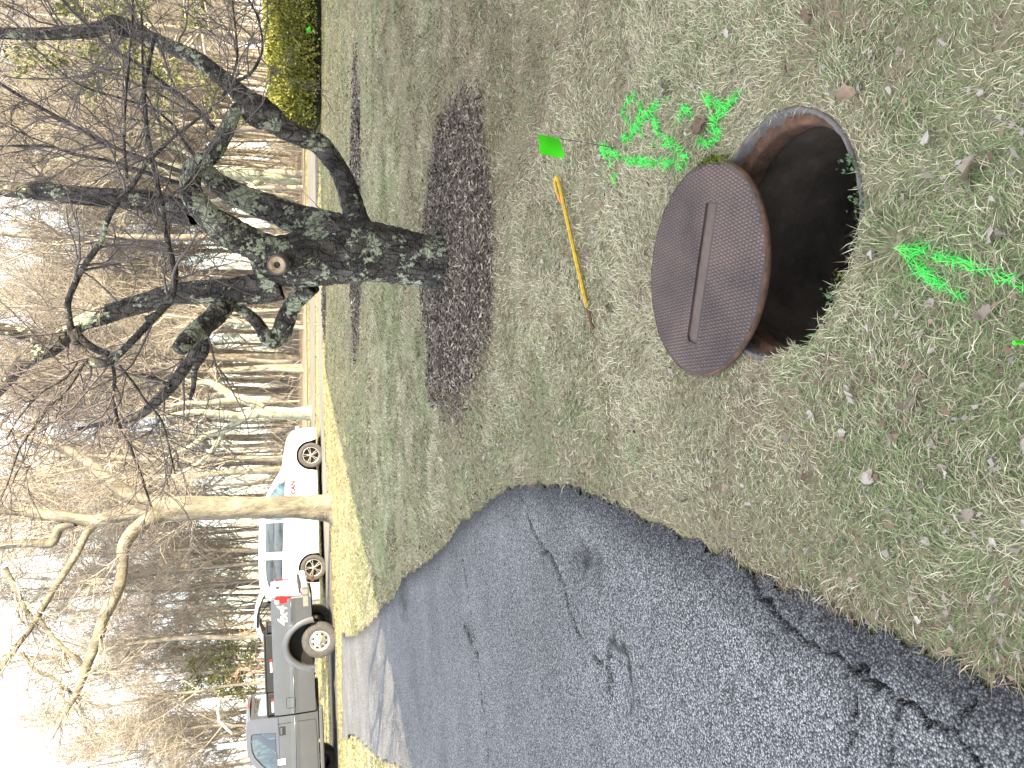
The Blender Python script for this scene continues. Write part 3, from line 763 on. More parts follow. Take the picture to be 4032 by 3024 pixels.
stub = hl('branch', [(990, 535, 70, -.12), (900, 555, 92, -.20), (760, 590, 92, -.26), (620, 630, 88, -.33), (500, 675, 85, -.41), (430, 700, 83, -.50), (402, 709, 80, -.60)], K3, 22, .05, .02, .35)
tw_par = [A_, B_, C_, D_, E_, I_, F1, G1]
for spec, K in [([(1180, 1110, 24, -.1), (1000, 1050, 23, -.05), (800, 980, 22, 0), (600, 880, 21, .1), (400, 770, 20, .15), (130, 620, 18, .2), (0, 540, 16, .2), (-300, 380, 8, .3)], K1),
                ([(1150, 1180, 22, 0), (900, 1100, 20, .1), (700, 1040, 18, .15), (500, 1000, 17, .2), (300, 945, 15, .25), (0, 942, 12, .3), (-200, 950, 7, .3)], K1),
                ([(1380, 830, 24, -.1), (1300, 740, 24, -.1), (1200, 640, 22, -.1), (1060, 540, 20, 0), (900, 420, 18, 0), (700, 300, 16, .1), (560, 160, 13, .1), (420, 20, 10, .2), (300, -150, 6, .2)], K1),
                ([(1000, 220, 20, -.3), (960, 420, 20, -.35), (930, 640, 20, -.4), (960, 900, 20, -.4), (1000, 1100, 18, -.4), (1040, 1300, 16, -.4)], K1),
                ([(820, 1150, 14, -.5), (800, 900, 14, -.5), (810, 650, 13, -.5), (830, 400, 12, -.5), (850, 150, 10, -.5), (860, -60, 8, -.5)], K1),
                ([(1440, 620, 20, -.2), (1500, 540, 18, -.25), (1620, 470, 16, -.3), (1690, 330, 13, -.3), (1680, 180, 11, -.35), (1620, 20, 9, -.4), (1520, -100, 6, -.4)], K1),
                ([(1480, 560, 12, -.3), (1530, 380, 11, -.3), (1520, 200, 10, -.35), (1500, 0, 8, -.4)], K1),
                ([(720, 690, 18, -.4), (740, 800, 18, -.4), (730, 920, 18, -.3), (760, 1080, 18, -.3), (820, 1200, 17, -.3), (900, 1400, 15, -.3), (980, 1640, 10, -.3)], K2),
                ([(560, 680, 16, -.4), (450, 850, 16, -.35), (330, 980, 15, -.3), (220, 1120, 14, -.3), (130, 1250, 11, -.3), (60, 1450, 8, -.3), (0, 1600, 6, -.3)], K2),
                ([(770, 720, 14, -.5), (860, 830, 13, -.5), (950, 960, 12, -.5), (1040, 1070, 11, -.55), (1090, 1240, 9, -.6), (1130, 1420, 6, -.6)], K2),
                ([(500, 700, 12, -.4), (420, 800, 12, -.45), (260, 900, 11, -.5), (120, 1060, 9, -.5), (40, 1200, 7, -.5)], K2),
                ([(920, 1380, 14, -.5), (1050, 1290, 13, -.5), (1200, 1190, 12, -.55), (1290, 1050, 10, -.6), (1400, 930, 8, -.6), (1470, 780, 5, -.6)], K1),
                ([(1250, 1000, 16, -.1), (1180, 900, 15, -.1), (1110, 800, 14, 0), (980, 700, 12, .05), (800, 640, 11, .1), (500, 540, 9, .15), (250, 330, 7, .2), (0, 120, 5, .2)], K1),
                ([(1100, 850, 24, .6), (980, 800, 20, .7), (860, 760, 16, .8), (720, 700, 12, .9), (560, 660, 8, 1.0)], K2)]:
    tw_par.append(hl('branch', [(x_, y_, r_ * .62, d_) for x_, y_, r_, d_ in spec], K, 8, .08, 0, .12))
# fine shoots
tw = []
def par(L, n, rmax=.02):
    P = np.stack([resample(catmull(p, 4), n) for p, q in L]); Q = np.stack([np.minimum(np.interp(np.linspace(0, 1, n), np.linspace(0, 1, len(q)), q), rmax) for p, q in L]); return P, Q
thin = tw_par[8:] + [F1, G1, I_]
P_, Q_ = par(thin, 16)
s1, r1 = sprout(P_, Q_, 13, .08, 1., (.4, 1.2), (.45, 1.3), 8, .05, .17, .5, gh, .0042)
s2, r2 = sprout(s1, r1, 5, .12, 1., (.3, 1.1), (.18, .6), 5, .04, .22, .6, gh, .0030)
s3, r3 = sprout(s2, r2, 2, .2, 1., (.3, 1.1), (.06, .22), 4, .03, .25, .6, gh, .0022)
P2, Q2 = par([A_, D_, E_], 16)
u1, v1 = sprout(P2, Q2, 18, .42, 1., (.5, 1.2), (.6, 1.7), 8, .06, .16, .4, gh, .004)
u2, v2_ = sprout(u1, v1, 6, .15, 1., (.3, 1.1), (.2, .6), 5, .04, .22, .6, gh, .0026)
u3, v3_ = sprout(u2, v2_, 2, .2, 1., (.3, 1.1), (.07, .25), 4, .03, .25, .6, gh, .0018)
tw = [(s1, r1, 5), (s2, r2, 4), (s3, r3, 3), (u1, v1, 5), (u2, v2_, 4), (u3, v3_, 3)]
hero_root = build_tree('gnarled_tree', 'gnarled bare tree with lichen-patched dark limbs standing in the mulch ring', 'tree', tuple(HB), hero, M['bark_hero'], M['bark_twig'], gh, tw)
# sawn ends
def saw_cut(P, q, hole, mat=M['cut_wood'], rim=True):
    c = Vector(P[-1]); d = (Vector(P[-1]) - Vector(P[-2])).normalized(); r = q[-1]
    rot = d.to_track_quat('Z', 'Y').to_matrix()
    o = empty('x', (0, 0, 0)); bpy.data.objects.remove(o)
    mb = MB(); mb.lathe([(r * hole, -.05), (r * hole, .0), (r * (hole + .25), .006), (r * .86, .010)], 24)
    mb.v = [tuple(rot @ Vector(p) + c + d * (r * .32) - HB) for p in mb.v]
    ob = mb.build('sawn_face', mat, hero_root, True)
    mb = MB(); mb.lathe([(r * .84, -.05), (r * .86, .016), (r * .96, .018), (r * 1.06, -.01), (r * 1.05, -.07)], 24)
    mb.v = [tuple(rot @ Vector(p) + c + d * (r * .32) - HB) for p in mb.v]
    mb.build('bark_collar', M['bark_twig'], ob, True)
    if hole > 0:
        mb = MB(); mb.lathe([(0.0005, -.045), (r * hole * 1.02, -.045)], 16); mb.v = [tuple(rot @ Vector(p) + c + d * (r * .32) - HB) for p in mb.v]
        mb.build('rotten_heart', M['underbody'], ob)
saw_cut(*stub, .33)
for P, q in (H_,):
    pass
# small shoots on the trunk crotch
V, F = [], []
p0 = W(1340, 905, HY - .25)[0]
sh = []
for k, (dx, dy) in enumerate([(-150, -330 * .5), (-120, -60), (-130, -40), (-110, -20), (-150, -75), (-90, -100), (-70, -10), (-160, -20)]):
    e = W(1330 + dx, 905 + dy, HY - .30)[0]; m_ = p0.lerp(e, .5) + Vector((random.uniform(-.03, .03), 0, random.uniform(-.02, .02)))
    sh.append([tuple(p0), tuple(m_), tuple(e)])
sh = np.array(sh); rr_ = np.tile(np.array([.0032, .0026, .0014]), (len(sh), 1))
V, F = tubes(sh - np.array(HB), rr_, 4)
o = link('shoots', mesh_np('shoots', V, F), M['bark_twig'], hero_root); o['kind'] = 'stuff'

# ---- other single trees, traced the same way
def single(name, label, Y0, base_px, specs, mat, g, twig_per=(5, 5, 3), lich=.45, twl=((.8, 2.2), (.4, 1.2), (.2, .6)), twr=.035, tmat='bark_wood_twig'):
    base = W(*base_px, Y0)[0]; base.z = float(gz(base.x, base.y))
    L = []
    for i, (spec, K) in enumerate(specs):
        P, q = traced(spec, *K, Y0); L.append(('trunk' if i == 0 else 'branch', P, q, 16 if i == 0 else 11, .06, .03 if i == 0 else 0, lich))
    pr = [(p, q) for _, p, q, *_ in L[1:]]
    P_, Q_ = par(pr, 12, twr)
    a1, b1 = sprout(P_, Q_, twig_per[0], .2, 1., (.4, 1.1), twl[0], 7, .06, .16, .55, g, .010)
    a2, b2 = sprout(a1, b1, twig_per[1], .15, 1., (.3, 1.0), twl[1], 5, .04, .2, .6, g, .007)
    a3, b3 = sprout(a2, b2, twig_per[2], .15, 1., (.3, 1.0), twl[2], 4, .03, .22, .6, g, .005)
    return build_tree(name, label, 'tree', tuple(base), L, M[mat], M[tmat], g, [(a1, b1, 5), (a2, b2, 4), (a3, b3, 3)])
K3b = (.6172, 0, 2000)   # crop of the lower left of the photo
ym = G(1305, 1985).y
single('maple_tree', 'big pale-barked tree standing in front of the white van', ym, (1310, 1985),
       [([(2165, 0, 150, 0), (2135, 0, 118, 0), (2095, -2, 92, 0), (2040, -3, 80, 0), (1950, -3, 75, 0), (1800, -3, 72, 0), (1500, -1, 72, 0), (1250, 2, 76, 0), (1050, 2, 76, 0), (950, -12, 64, 0), (880, -40, 54, 0)], K3b),
        ([(1050, 40, 48, 0), (960, 70, 48, -.2), (880, 130, 46, -.3), (820, 190, 44, -.4), (785, 260, 40, -.5), (780, 340, 36, -.6), (775, 430, 36, -.7), (750, 520, 38, -.8), (700, 620, 38, -.9), (660, 710, 36, -1.), (630, 810, 34, -1.1), (590, 910, 32, -1.2), (550, 1020, 30, -1.3), (510, 1130, 26, -1.4), (460, 1230, 20, -1.5), (400, 1330, 13, -1.6), (330, 1480, 8, -1.6)], K3b),
        ([(1000, 0, 46, .2), (860, -70, 44, .3), (700, -170, 40, .5), (560, -290, 34, .7), (400, -380, 28, .9), (200, -440, 20, 1.), (0, -520, 12, 1.2)], K3b),
        ([(980, 20, 50, 0), (850, 30, 48, 0), (720, 55, 46, 0), (600, 85, 42, .1), (450, 60, 36, .2), (300, 45, 34, .3), (150, 25, 30, .4), (0, 10, 26, .5), (-250, -30, 16, .6)], K3b),
        ([(640, 70, 34, .1), (560, 150, 26, 0), (500, 270, 24, -.2), (420, 400, 22, -.4), (340, 520, 22, -.5), (270, 640, 20, -.6), (200, 760, 18, -.7), (120, 870, 16, -.8), (0, 1030, 12, -1.), (-120, 1180, 8, -1.2)], K3b),
        ([(480, 90, 30, .2), (380, 130, 28, .3), (330, 220, 30, .3), (200, 225, 28, .4), (0, 240, 24, .5), (-200, 260, 16, .6)], K3b),
        ([(240, 700, 16, -.7), (300, 780, 14, -.8), (380, 870, 14, -.9), (480, 960, 12, -1.), (560, 1060, 9, -1.1)], K3b),
        ([(30, 380, 18, -.4), (100, 520, 16, -.5), (170, 660, 14, -.6), (240, 730, 12, -.7)], K3b),
        ([(140, 920, 10, -.9), (220, 1030, 12, -1.), (330, 1080, 12, -1.1), (440, 1170, 10, -1.2), (520, 1220, 7, -1.2)], K3b)],
       'bark_maple', np.random.default_rng(31), (8, 6, 4), .40)
y2 = G(1226, 1630).y
single('forked_tree', 'pale lichened forked tree by the road just right of the white van', y2, (1226, 1632),
       [([(2020, 1030, 62, 0), (1995, 1030, 48, 0), (1900, 1030, 40, 0), (1800, 1028, 40, 0), (1700, 1020, 38, 0), (1640, 1010, 34, 0)], K2),
        ([(1690, 1000, 34, 0), (1600, 950, 32, 0), (1500, 920, 30, .2), (1420, 870, 26, .3), (1350, 830, 20, .4), (1260, 830, 14, .5), (1150, 800, 9, .5)], K2),
        ([(1560, 940, 22, .1), (1450, 950, 22, 0), (1320, 965, 18, -.2), (1200, 960, 12, -.3), (1100, 980, 7, -.3)], K2),
        ([(1660, 1030, 32, 0), (1540, 1050, 30, 0), (1480, 1040, 28, -.2), (1400, 1030, 22, -.3), (1250, 1020, 17, -.4), (1100, 1040, 12, -.5), (950, 1060, 7, -.5)], K2),
        ([(1560, 1055, 24, 0), (1500, 1110, 24, .2), (1420, 1150, 22, .3), (1330, 1170, 18, .4), (1200, 1260, 14, .5), (1050, 1330, 9, .6)], K2),
        ([(1440, 1150, 16, .3), (1380, 1250, 14, .2), (1280, 1350, 12, .1), (1150, 1420, 8, 0)], K2)],
       'bark_pale', np.random.default_rng(33), (6, 5, 3), .5, twr=.03)
single('sycamore_tree', 'pale mottled trunk by the road, seen behind the gnarled tree', 35.0, (1205, 700),
       [([(1985, 1150, 56, 0), (1900, 1145, 46, 0), (1700, 1135, 44, 0), (1500, 1120, 42, 0), (1350, 1105, 40, 0), (1150, 1085, 36, 0), (900, 1060, 30, 0), (600, 1040, 24, 0), (300, 1030, 18, 0), (0, 1000, 12, 0)], K1),
        ([(1700, 1150, 28, 0), (1620, 1200, 22, 0), (1500, 1260, 18, .2), (1300, 1320, 13, .4), (1100, 1360, 8, .5)], K1),
        ([(1350, 1100, 26, 0), (1200, 1000, 20, .2), (1000, 900, 14, .4), (800, 860, 8, .5)], K1),
        ([(900, 1060, 22, 0), (700, 1150, 16, 0), (450, 1220, 10, 0)], K1)],
       'bark_pale', np.random.default_rng(35), (7, 5, 3), .6, twr=.03)
# ================================================================== VEHICLES
def text_mesh(body, size, outline=0.0, shear=0.0, bold=0.0):
    cu = bpy.data.curves.new('lettering', 'FONT'); cu.body = body; cu.size = size; cu.shear = shear; cu.offset = bold
    if outline: cu.fill_mode = 'NONE' if hasattr(cu, 'fill_mode') else cu.fill_mode; cu.bevel_depth = outline; cu.bevel_resolution = 0
    o = bpy.data.objects.new('lettering', cu); COL.objects.link(o)
    dg = bpy.context.evaluated_depsgraph_get(); dg.update()
    me = bpy.data.meshes.new_from_object(o.evaluated_get(dg)); bpy.data.objects.remove(o); bpy.data.curves.remove(cu)
    me.materials.clear()
    return me
def shell(mb, xs, zlow, ztop, yf, nz=12, nr=8, crown=.03):
    """body shell: both sides and the top, closed at the ends"""
    cols = []
    for x in xs:
        a, b = zlow(x), ztop(x); zs_ = [a + (b - a) * i / (nz - 1) for i in range(nz)]
        c = [(x, yf(z, x, b), z) for z in zs_]; yt = c[-1][1]
        c += [(x, yt * (1 - 2 * i / nr), b + crown * (1 - (1 - 2 * i / nr) ** 2)) for i in range(1, nr)]
        c += [(x, -yf(z, x, b), z) for z in reversed(zs_)]
        cols.append(c)
    n = len(cols[0]); V = [p for c in cols for p in c]; F = []
    for i in range(len(cols) - 1):
        for k in range(n - 1): F.append((i * n + k, (i + 1) * n + k, (i + 1) * n + k + 1, i * n + k + 1))
    F.append(tuple(range(n))); F.append(tuple((len(cols) - 1) * n + k for k in range(n - 1, -1, -1)))
    return mb.add(V, F)
def lerp_tab(tab):
    X_ = [a for a, b in tab]; Z_ = [b for a, b in tab]
    return lambda x: float(np.interp(x, X_, Z_))
def wheel(parent, c, side, r, w, rimr, spokes, rim_mat, tyre_mat, style):
    """side = +1/-1: direction of the outer face along local y"""
    root = MB()
    root.lathe([(rimr * .98, -w * .40), (rimr * 1.02, -w * .5), (r * .93, -w * .52), (r * .985, -w * .42), (r, -w * .2), (r, w * .2), (r * .985, w * .42), (r * .93, w * .52), (rimr * 1.10, w * .5), (rimr * 1.02, w * .46), (rimr * .98, w * .38)], 48, 'y', c)
    if style == 'truck':
        for i in range(56):
            a = 2 * PI * i / 56
            root.box((c[0] + math.cos(a) * r * .985, c[1], c[2] + math.sin(a) * r * .985), (.016, w * .98, .022), Matrix.Rotation(-a + PI / 2, 3, 'Y') if False else Matrix.Rotation(-a, 3, 'Y') @ Matrix.Rotation(PI / 2, 3, 'Y'))
    tyre = root.build('wheel', tyre_mat, parent, True)
    s = side * w
    m = MB(); m.lathe([(rimr, s * .34), (rimr * 1.03, s * .46), (rimr * .95, s * .48), (rimr * .90, s * .36), (rimr * .88, s * .10), (.001, s * .08)], 40, 'y', c)
    if style == 'truck':
        m.lathe([(rimr * .90, s * .30), (rimr * .72, s * .40), (rimr * .42, s * .44), (rimr * .40, s * .52), (rimr * .22, s * .56), (rimr * .20, s * .66), (.001, s * .67)], 40, 'y', c)
    rim = m.build('rim', rim_mat if style == 'truck' else M['rubber'], tyre, True)
    if style == 'truck':
        for i in range(8):
            a = 2 * PI * (i + .5) / 8
            m = MB(); rr = rimr * .68
            m.box((c[0] + math.cos(a) * rr, c[1] + s * .405, c[2] + math.sin(a) * rr), (rimr * .18, .012, rimr * .30), Matrix.Rotation(-a, 3, 'Y'), bev=.005); m.build('slot', M['underbody'], tyre)
        for i in range(8):
            a = 2 * PI * i / 8
            m = MB(); m.lathe([(.012, s * .40), (.012, s * .54), (.001, s * .55)], 6, 'y', (c[0] + math.cos(a) * rimr * .32, c[1], c[2] + math.sin(a) * rimr * .32)); m.build('lug_nut', M['chrome'], tyre)
    else:
        m = MB(); m.lathe([(rimr * 1.03, s * .44), (rimr * .99, s * .50), (rimr * .92, s * .47), (rimr * .92, s * .40)], 40, 'y', c)
        m.lathe([(rimr * .22, s * .36), (rimr * .22, s * .46), (rimr * .1, s * .50), (.001, s * .50)], 20, 'y', c); m.build('rim_lip', rim_mat, tyre, True)
        for i in range(spokes):
            a = 2 * PI * (i // 2) / (spokes / 2) + (.15 if i % 2 else -.15) + .3
            m = MB(); rr = rimr * .57
            m.box((c[0] + math.cos(a) * rr, c[1] + s * .43, c[2] + math.sin(a) * rr), (rimr * .78, .03, rimr * .085), Matrix.Rotation(-a, 3, 'Y'), bev=.008); m.build('spoke', rim_mat, tyre)
    return tyre

# ---- pickup truck: local x forward (towards the left of the picture), local +y the side we see
p_w, _ = W(1322, 2520, 19.35)
truck = empty('pickup_truck', (p_w.x + 1.07, 19.35 + 1.0, p_w.z), R(180))
truck.rotation_euler = (0, R(-2.0), R(180 + 1.0))
truck.rotation_euler = (0, R(1.9), R(181))
props(truck, 'dark grey pickup truck with black tool boxes on the bed, parked by the driveway', 'truck')
AX, AZ = 1.12, .40
def arch(x, c, hw, base, top, other): 
    t_ = (x - c) / hw
    return max(other, base + (top - base) * math.sqrt(max(0, 1 - t_ * t_))) if abs(t_) < 1 else other
def side_y(z, x, b):
    y = .985 - .02 * abs((z - 1.0) / .5) ** 2
    y += .012 * math.exp(-((z - 1.02) / .05) ** 2)
    if z > b - .06: y -= .03 * ((z - b + .06) / .06) ** 2
    return y
xs_b = sorted(set(list(np.linspace(0, 2.66, 24)) + list(AX + .515 * np.cos(np.linspace(0, PI, 29)))))
mb = MB(); shell(mb, xs_b, lambda x: arch(x, AX, .515, .52, 1.116, .57 - .01 * x), lambda x: 1.47 if x > .02 else 1.46, side_y, 16, 2, -.04)
mb.build('bed', M['truck_grey'], truck, False)
# wheel arch flare
n = 26
for sgn in (1, -1):
    V, F = [], []
    for i in range(n + 1):
        a = PI * i / n
        ix, iz = AX + .505 * math.cos(a), .52 + .59 * math.sin(a); ox, oz = AX + .64 * math.cos(a), .54 + .74 * math.sin(a)
        V += [(ix, sgn * .90, iz - .02), (ix, sgn * 1.000, iz), (AX + .53 * math.cos(a), sgn * 1.018, .525 + .625 * math.sin(a)), (AX + .58 * math.cos(a), sgn * 1.008, .53 + .68 * math.sin(a)), (ox, sgn * .972, oz)]
    for i in range(n):
        for k in range(4): F.append((i * 5 + k, i * 5 + 5 + k, i * 5 + 6 + k, i * 5 + 1 + k))
    m = MB(); m.add(V, F); m.build('wheel_flare', M['truck_grey'], truck, True)
# cab lower body and hood
zt = lerp_tab([(2.70, 1.41), (4.36, 1.42), (4.8, 1.36), (5.5, 1.27), (5.75, 1.10)])
AF = 4.62
xs_c = sorted(set(list(np.linspace(2.70, 5.75, 26)) + list(AF + .50 * np.cos(np.linspace(0, PI, 21)))))
mb = MB(); shell(mb, xs_c, lambda x: arch(x, AF, .50, .50, .98, .50), zt, lambda z, x, b: side_y(z, x, b) * (1 if x < 5.2 else 1 - .12 * ((x - 5.2) / .55) ** 2), 14, 8, .03)
mb.build('cab', M['truck_grey'], truck)
outer = [(2.71, 1.40), (2.71, 1.75), (2.72, 2.0), (2.80, 2.085), (3.2, 2.105), (3.5, 2.095), (3.70, 2.03), (3.92, 1.86), (4.12, 1.66), (4.38, 1.40), (3.9, 1.395), (3.5, 1.395), (3.1, 1.395)]
inner = [(3.07, 1.47), (3.07, 1.75), (3.07, 1.95), (3.10, 1.99), (3.25, 2.0), (3.44, 1.99), (3.60, 1.93), (3.78, 1.79), (3.93, 1.63), (3.97, 1.43), (3.70, 1.43), (3.47, 1.465), (3.2, 1.468)]
def cy_(z): return .962 - .16 * max(0, (z - 1.40) / .70)
for sgn in (1, -1):
    m = MB(); n = len(outer)
    V = [(x, sgn * cy_(z), z) for x, z in outer] + [(x, sgn * cy_(z), z) for x, z in inner] + [(x, sgn * (cy_(z) - .05), z) for x, z in inner]
    F = [(i, (i + 1) % n, (i + 1) % n + n, i + n) for i in range(n)] + [(i + n, (i + 1) % n + n, (i + 1) % n + 2 * n, i + 2 * n) for i in range(n)]
    m.add(V, F); m.build('door_frame', M['truck_grey'], truck)
    m = MB(); m.add([(x, sgn * (cy_(z) - .02), z) for x, z in inner], [tuple(range(n))]); m.build('side_window', M['glass_clear'], truck)
    m = MB(); m.add([(x, sgn * (cy_(z) + .003), z) for x, z in inner] + [(3.52 + (x - 3.52) * 1.035, sgn * (cy_(z) + .003), 1.71 + (z - 1.71) * 1.06) for x, z in inner], [(i, (i + 1) % n, (i + 1) % n + n, i + n) for i in range(n)]); m.build('window_seal', M['black_plastic'], truck)
m = MB(); rows_ = outer[2:7]; V, F = [], []
for x, z in rows_:
    for i in range(9):
        f = 1 - 2 * i / 8; V.append((x, f * cy_(z), z + .035 * (1 - f * f)))
for i in range(len(rows_) - 1):
    for k in range(8): F.append((i * 9 + k, (i + 1) * 9 + k, (i + 1) * 9 + k + 1, i * 9 + k + 1))
m.add(V, F); m.build('roof', M['truck_grey'], truck, True)
m = MB(); m.add([(3.70, .80, 2.03), (3.70, -.80, 2.03), (4.38, -.93, 1.42), (4.38, .93, 1.42)], [(0, 1, 2, 3)]); m.build('windscreen', M['glass_clear'], truck)
m = MB(); V = [(2.71, .955, 1.40), (2.72, .83, 2.0), (2.72, -.83, 2.0), (2.71, -.955, 1.40), (2.705, .74, 1.50), (2.705, .68, 1.93), (2.705, -.68, 1.93), (2.705, -.74, 1.50)]
m.add(V, [(0, 1, 5, 4), (1, 2, 6, 5), (2, 3, 7, 6), (3, 0, 4, 7)]); m.build('cab_back', M['truck_grey'], truck)
m = MB(); m.add([(2.708, .74, 1.50), (2.708, .68, 1.93), (2.708, -.68, 1.93), (2.708, -.74, 1.50)], [(0, 1, 2, 3)]); m.build('rear_window', M['glass_clear'], truck)
m = MB(); m.box((2.66, 0, 2.055), (.05, .36, .03), bev=.01); m.build('brake_light', M['lens_red'], truck)
# inside the cab
for yy in (.42, -.42):
    m = MB(); m.box((3.12, yy, 1.42), (.16, .55, .62), Matrix.Rotation(R(-12), 3, 'Y'), bev=.06); m.box((3.35, yy, 1.10), (.55, .55, .18), bev=.06); sb = m.build('seat', M['seat_cloth'], truck, True)
    m = MB(); m.box((3.03, yy, 1.82), (.10, .28, .17), Matrix.Rotation(R(-12), 3, 'Y'), bev=.04); m.build('headrest', M['seat_cloth'], sb, True)
m = MB()
m.tube([(3.86 + .06 * math.sin(a), .42 + .19 * math.cos(a), 1.42 + .18 * math.sin(a)) for a in np.linspace(0, 2 * PI, 21)], .015, 6, False); m.tube([(3.86, .23, 1.42), (3.86, .61, 1.42)], .012, 5); m.build('steering_wheel', M['black_plastic'], truck, True)
m = MB(); m.box((4.12, 0, 1.38), (.40, 1.75, .14), bev=.04); m.build('dashboard', M['headliner'], truck)
m = MB(); m.box((3.88, 0, 1.87), (.03, .24, .07), bev=.012); m.build('inner_mirror', M['black_plastic'], truck)
# seams, handle, fuel flap, crease, steps
Y_ = lambda z: side_y(z, 0, 3)
def line_on_side(name, pts, r, mat, sgn=1, eps=.002): 
    m = MB(); m.tube([(x, sgn * (Y_(z) + eps), z) for x, z in pts], r, 5); return m.build(name, mat, truck)
line_on_side('door_seam', [(2.86, 1.41), (2.855, 1.2), (2.85, .9), (2.86, .56), (3.3, .535), (4.0, .535), (4.1, .60), (4.14, .9), (4.12, 1.40)], .006, M['underbody'])
for (x0, x1, z) in ((2.72, 4.05, 1.025), (1.80, 2.64, 1.02), (0.06, .52, 1.02)):
    m = MB(); m.tube([(x0, Y_(z) - .004, z), (x1, Y_(z) - .004, z)], .016, 6); m.build('side_crease', M['truck_grey'], truck, True)
m = MB(); m.box((3.02, Y_(1.3) + .004, 1.31), (.20, .012, .14), bev=.004); h_ = m.build('handle_recess', M['black_plastic'], truck)
m = MB(); m.box((3.02, Y_(1.3) + .022, 1.325), (.15, .03, .05), bev=.01); m.build('door_handle', M['truck_grey'], h_)
line_on_side('fuel_flap', [(2.30, 1.20), (2.50, 1.20), (2.52, 1.18), (2.52, 1.02), (2.50, 1.0), (2.30, 1.0), (2.28, 1.02), (2.28, 1.18), (2.30, 1.20)], .005, M['underbody'])
for sgn in (1, -1):
    m = MB(); m.box((3.35, sgn * .98, .43), (1.55, .16, .09), bev=.025); m.build('running_board', M['silver_panel'] if False else M['truck_trim'], truck)
m = MB(); m.box((2.68, 0, .95), (.012, 1.86, .85)); m.build('cab_gap', M['underbody'], truck)
for k, (x0, x1) in enumerate(((2.74, 2.83),)):
    pass
# mirror with amber marker
m = MB(); m.box((4.16, 1.13, 1.50), (.12, .22, .30), bev=.04); mi = m.build('door_mirror', M['black_plastic'], truck, True)
m = MB(); m.box((4.16, 1.246, 1.47), (.07, .012, .09), bev=.005); m.build('marker_lamp', M['lens_amber'], mi)
m = MB(); m.tube([(4.14, .95, 1.44), (4.14, 1.05, 1.46)], .02, 6); m.build('mirror_arm', M['black_plastic'], mi)
m = MB(); m.box((3.73, .985, 1.345), (.14, .02, .17), bev=.006); m.build('pale_sticker', M['lens_white'], truck)
# tail: gate, lamps, bumper
m = MB(); m.box((-.022, 0, 1.12), (.05, 1.62, .70), bev=.015); tg = m.build('tailgate', M['silver_panel'], truck)
m = MB(); m.box((-.053, 0, 1.12), (.012, 1.2, .34), bev=.005); m.build('gate_recess', M['silver_panel'], tg)
m = MB(); m.box((-.055, 0, 1.30), (.02, .24, .09), bev=.008); m.build('gate_handle', M['black_plastic'], tg)
for sgn in (1, -1):
    m = MB(); m.box((.03, sgn * .90, 1.20), (.17, .17, .36), bev=.02); tl = m.build('tail_lamp', M['lens_red'], truck)
    m = MB(); m.box((.055, sgn * .985, 1.33), (.09, .012, .09), bev=.004); m.build('reverse_lens', M['lens_white'], tl)
m = MB(); m.box((-.12, 0, .70), (.20, 1.96, .20), bev=.04); m.box((.10, .94, .70), (.30, .08, .19), bev=.03); m.box((.10, -.94, .70), (.30, .08, .19), bev=.03); bp = m.build('rear_bumper', M['chrome'], truck)
m = MB(); m.box((-.12, 0, .815), (.18, 1.5, .03), bev=.01); m.build('bumper_step', M['black_plastic'], bp)
m = MB(); m.box((-.2, 0, .48), (.16, .08, .08), bev=.01); m.build('tow_hitch', M['rust'], truck)
# underside
m = MB(); m.box((2.6, 0, .62), (5.2, .9, .20)); m.box((1.12, 0, .85), (1.5, 1.30, .60)); m.box((4.62, 0, .78), (1.2, 1.30, .55)); m.build('chassis', M['underbody'], truck)
for sgn in (1, -1):
    m = MB()
    for k in range(4): m.tube([(.45, sgn * .60, .62 + k * .012), (1.12, sgn * .60, .44 + k * .016), (1.85, sgn * .60, .56 + k * .012)], .012, 5)
    m.tube([(1.62, sgn * .72, .78), (1.9, sgn * .74, .52)], .025, 6); m.build('leaf_spring', M['rust'], truck)
m = MB(); m.tube([(1.07, -.8, .40), (1.07, .8, .40)], .07, 8); m.lathe([(.001, -.16), (.17, -.1), (.2, 0), (.17, .1), (.001, .16)], 12, 'y', (1.07, 0, .40)); m.build('rear_axle', M['underbody'], truck)
for x_ in (1.07, AF):
    for sgn in (1, -1): wheel(truck, (x_, sgn * .845, .40), sgn, .402, .25, .232, 8, M['alloy'], M['rubber_dusty'], 'truck')
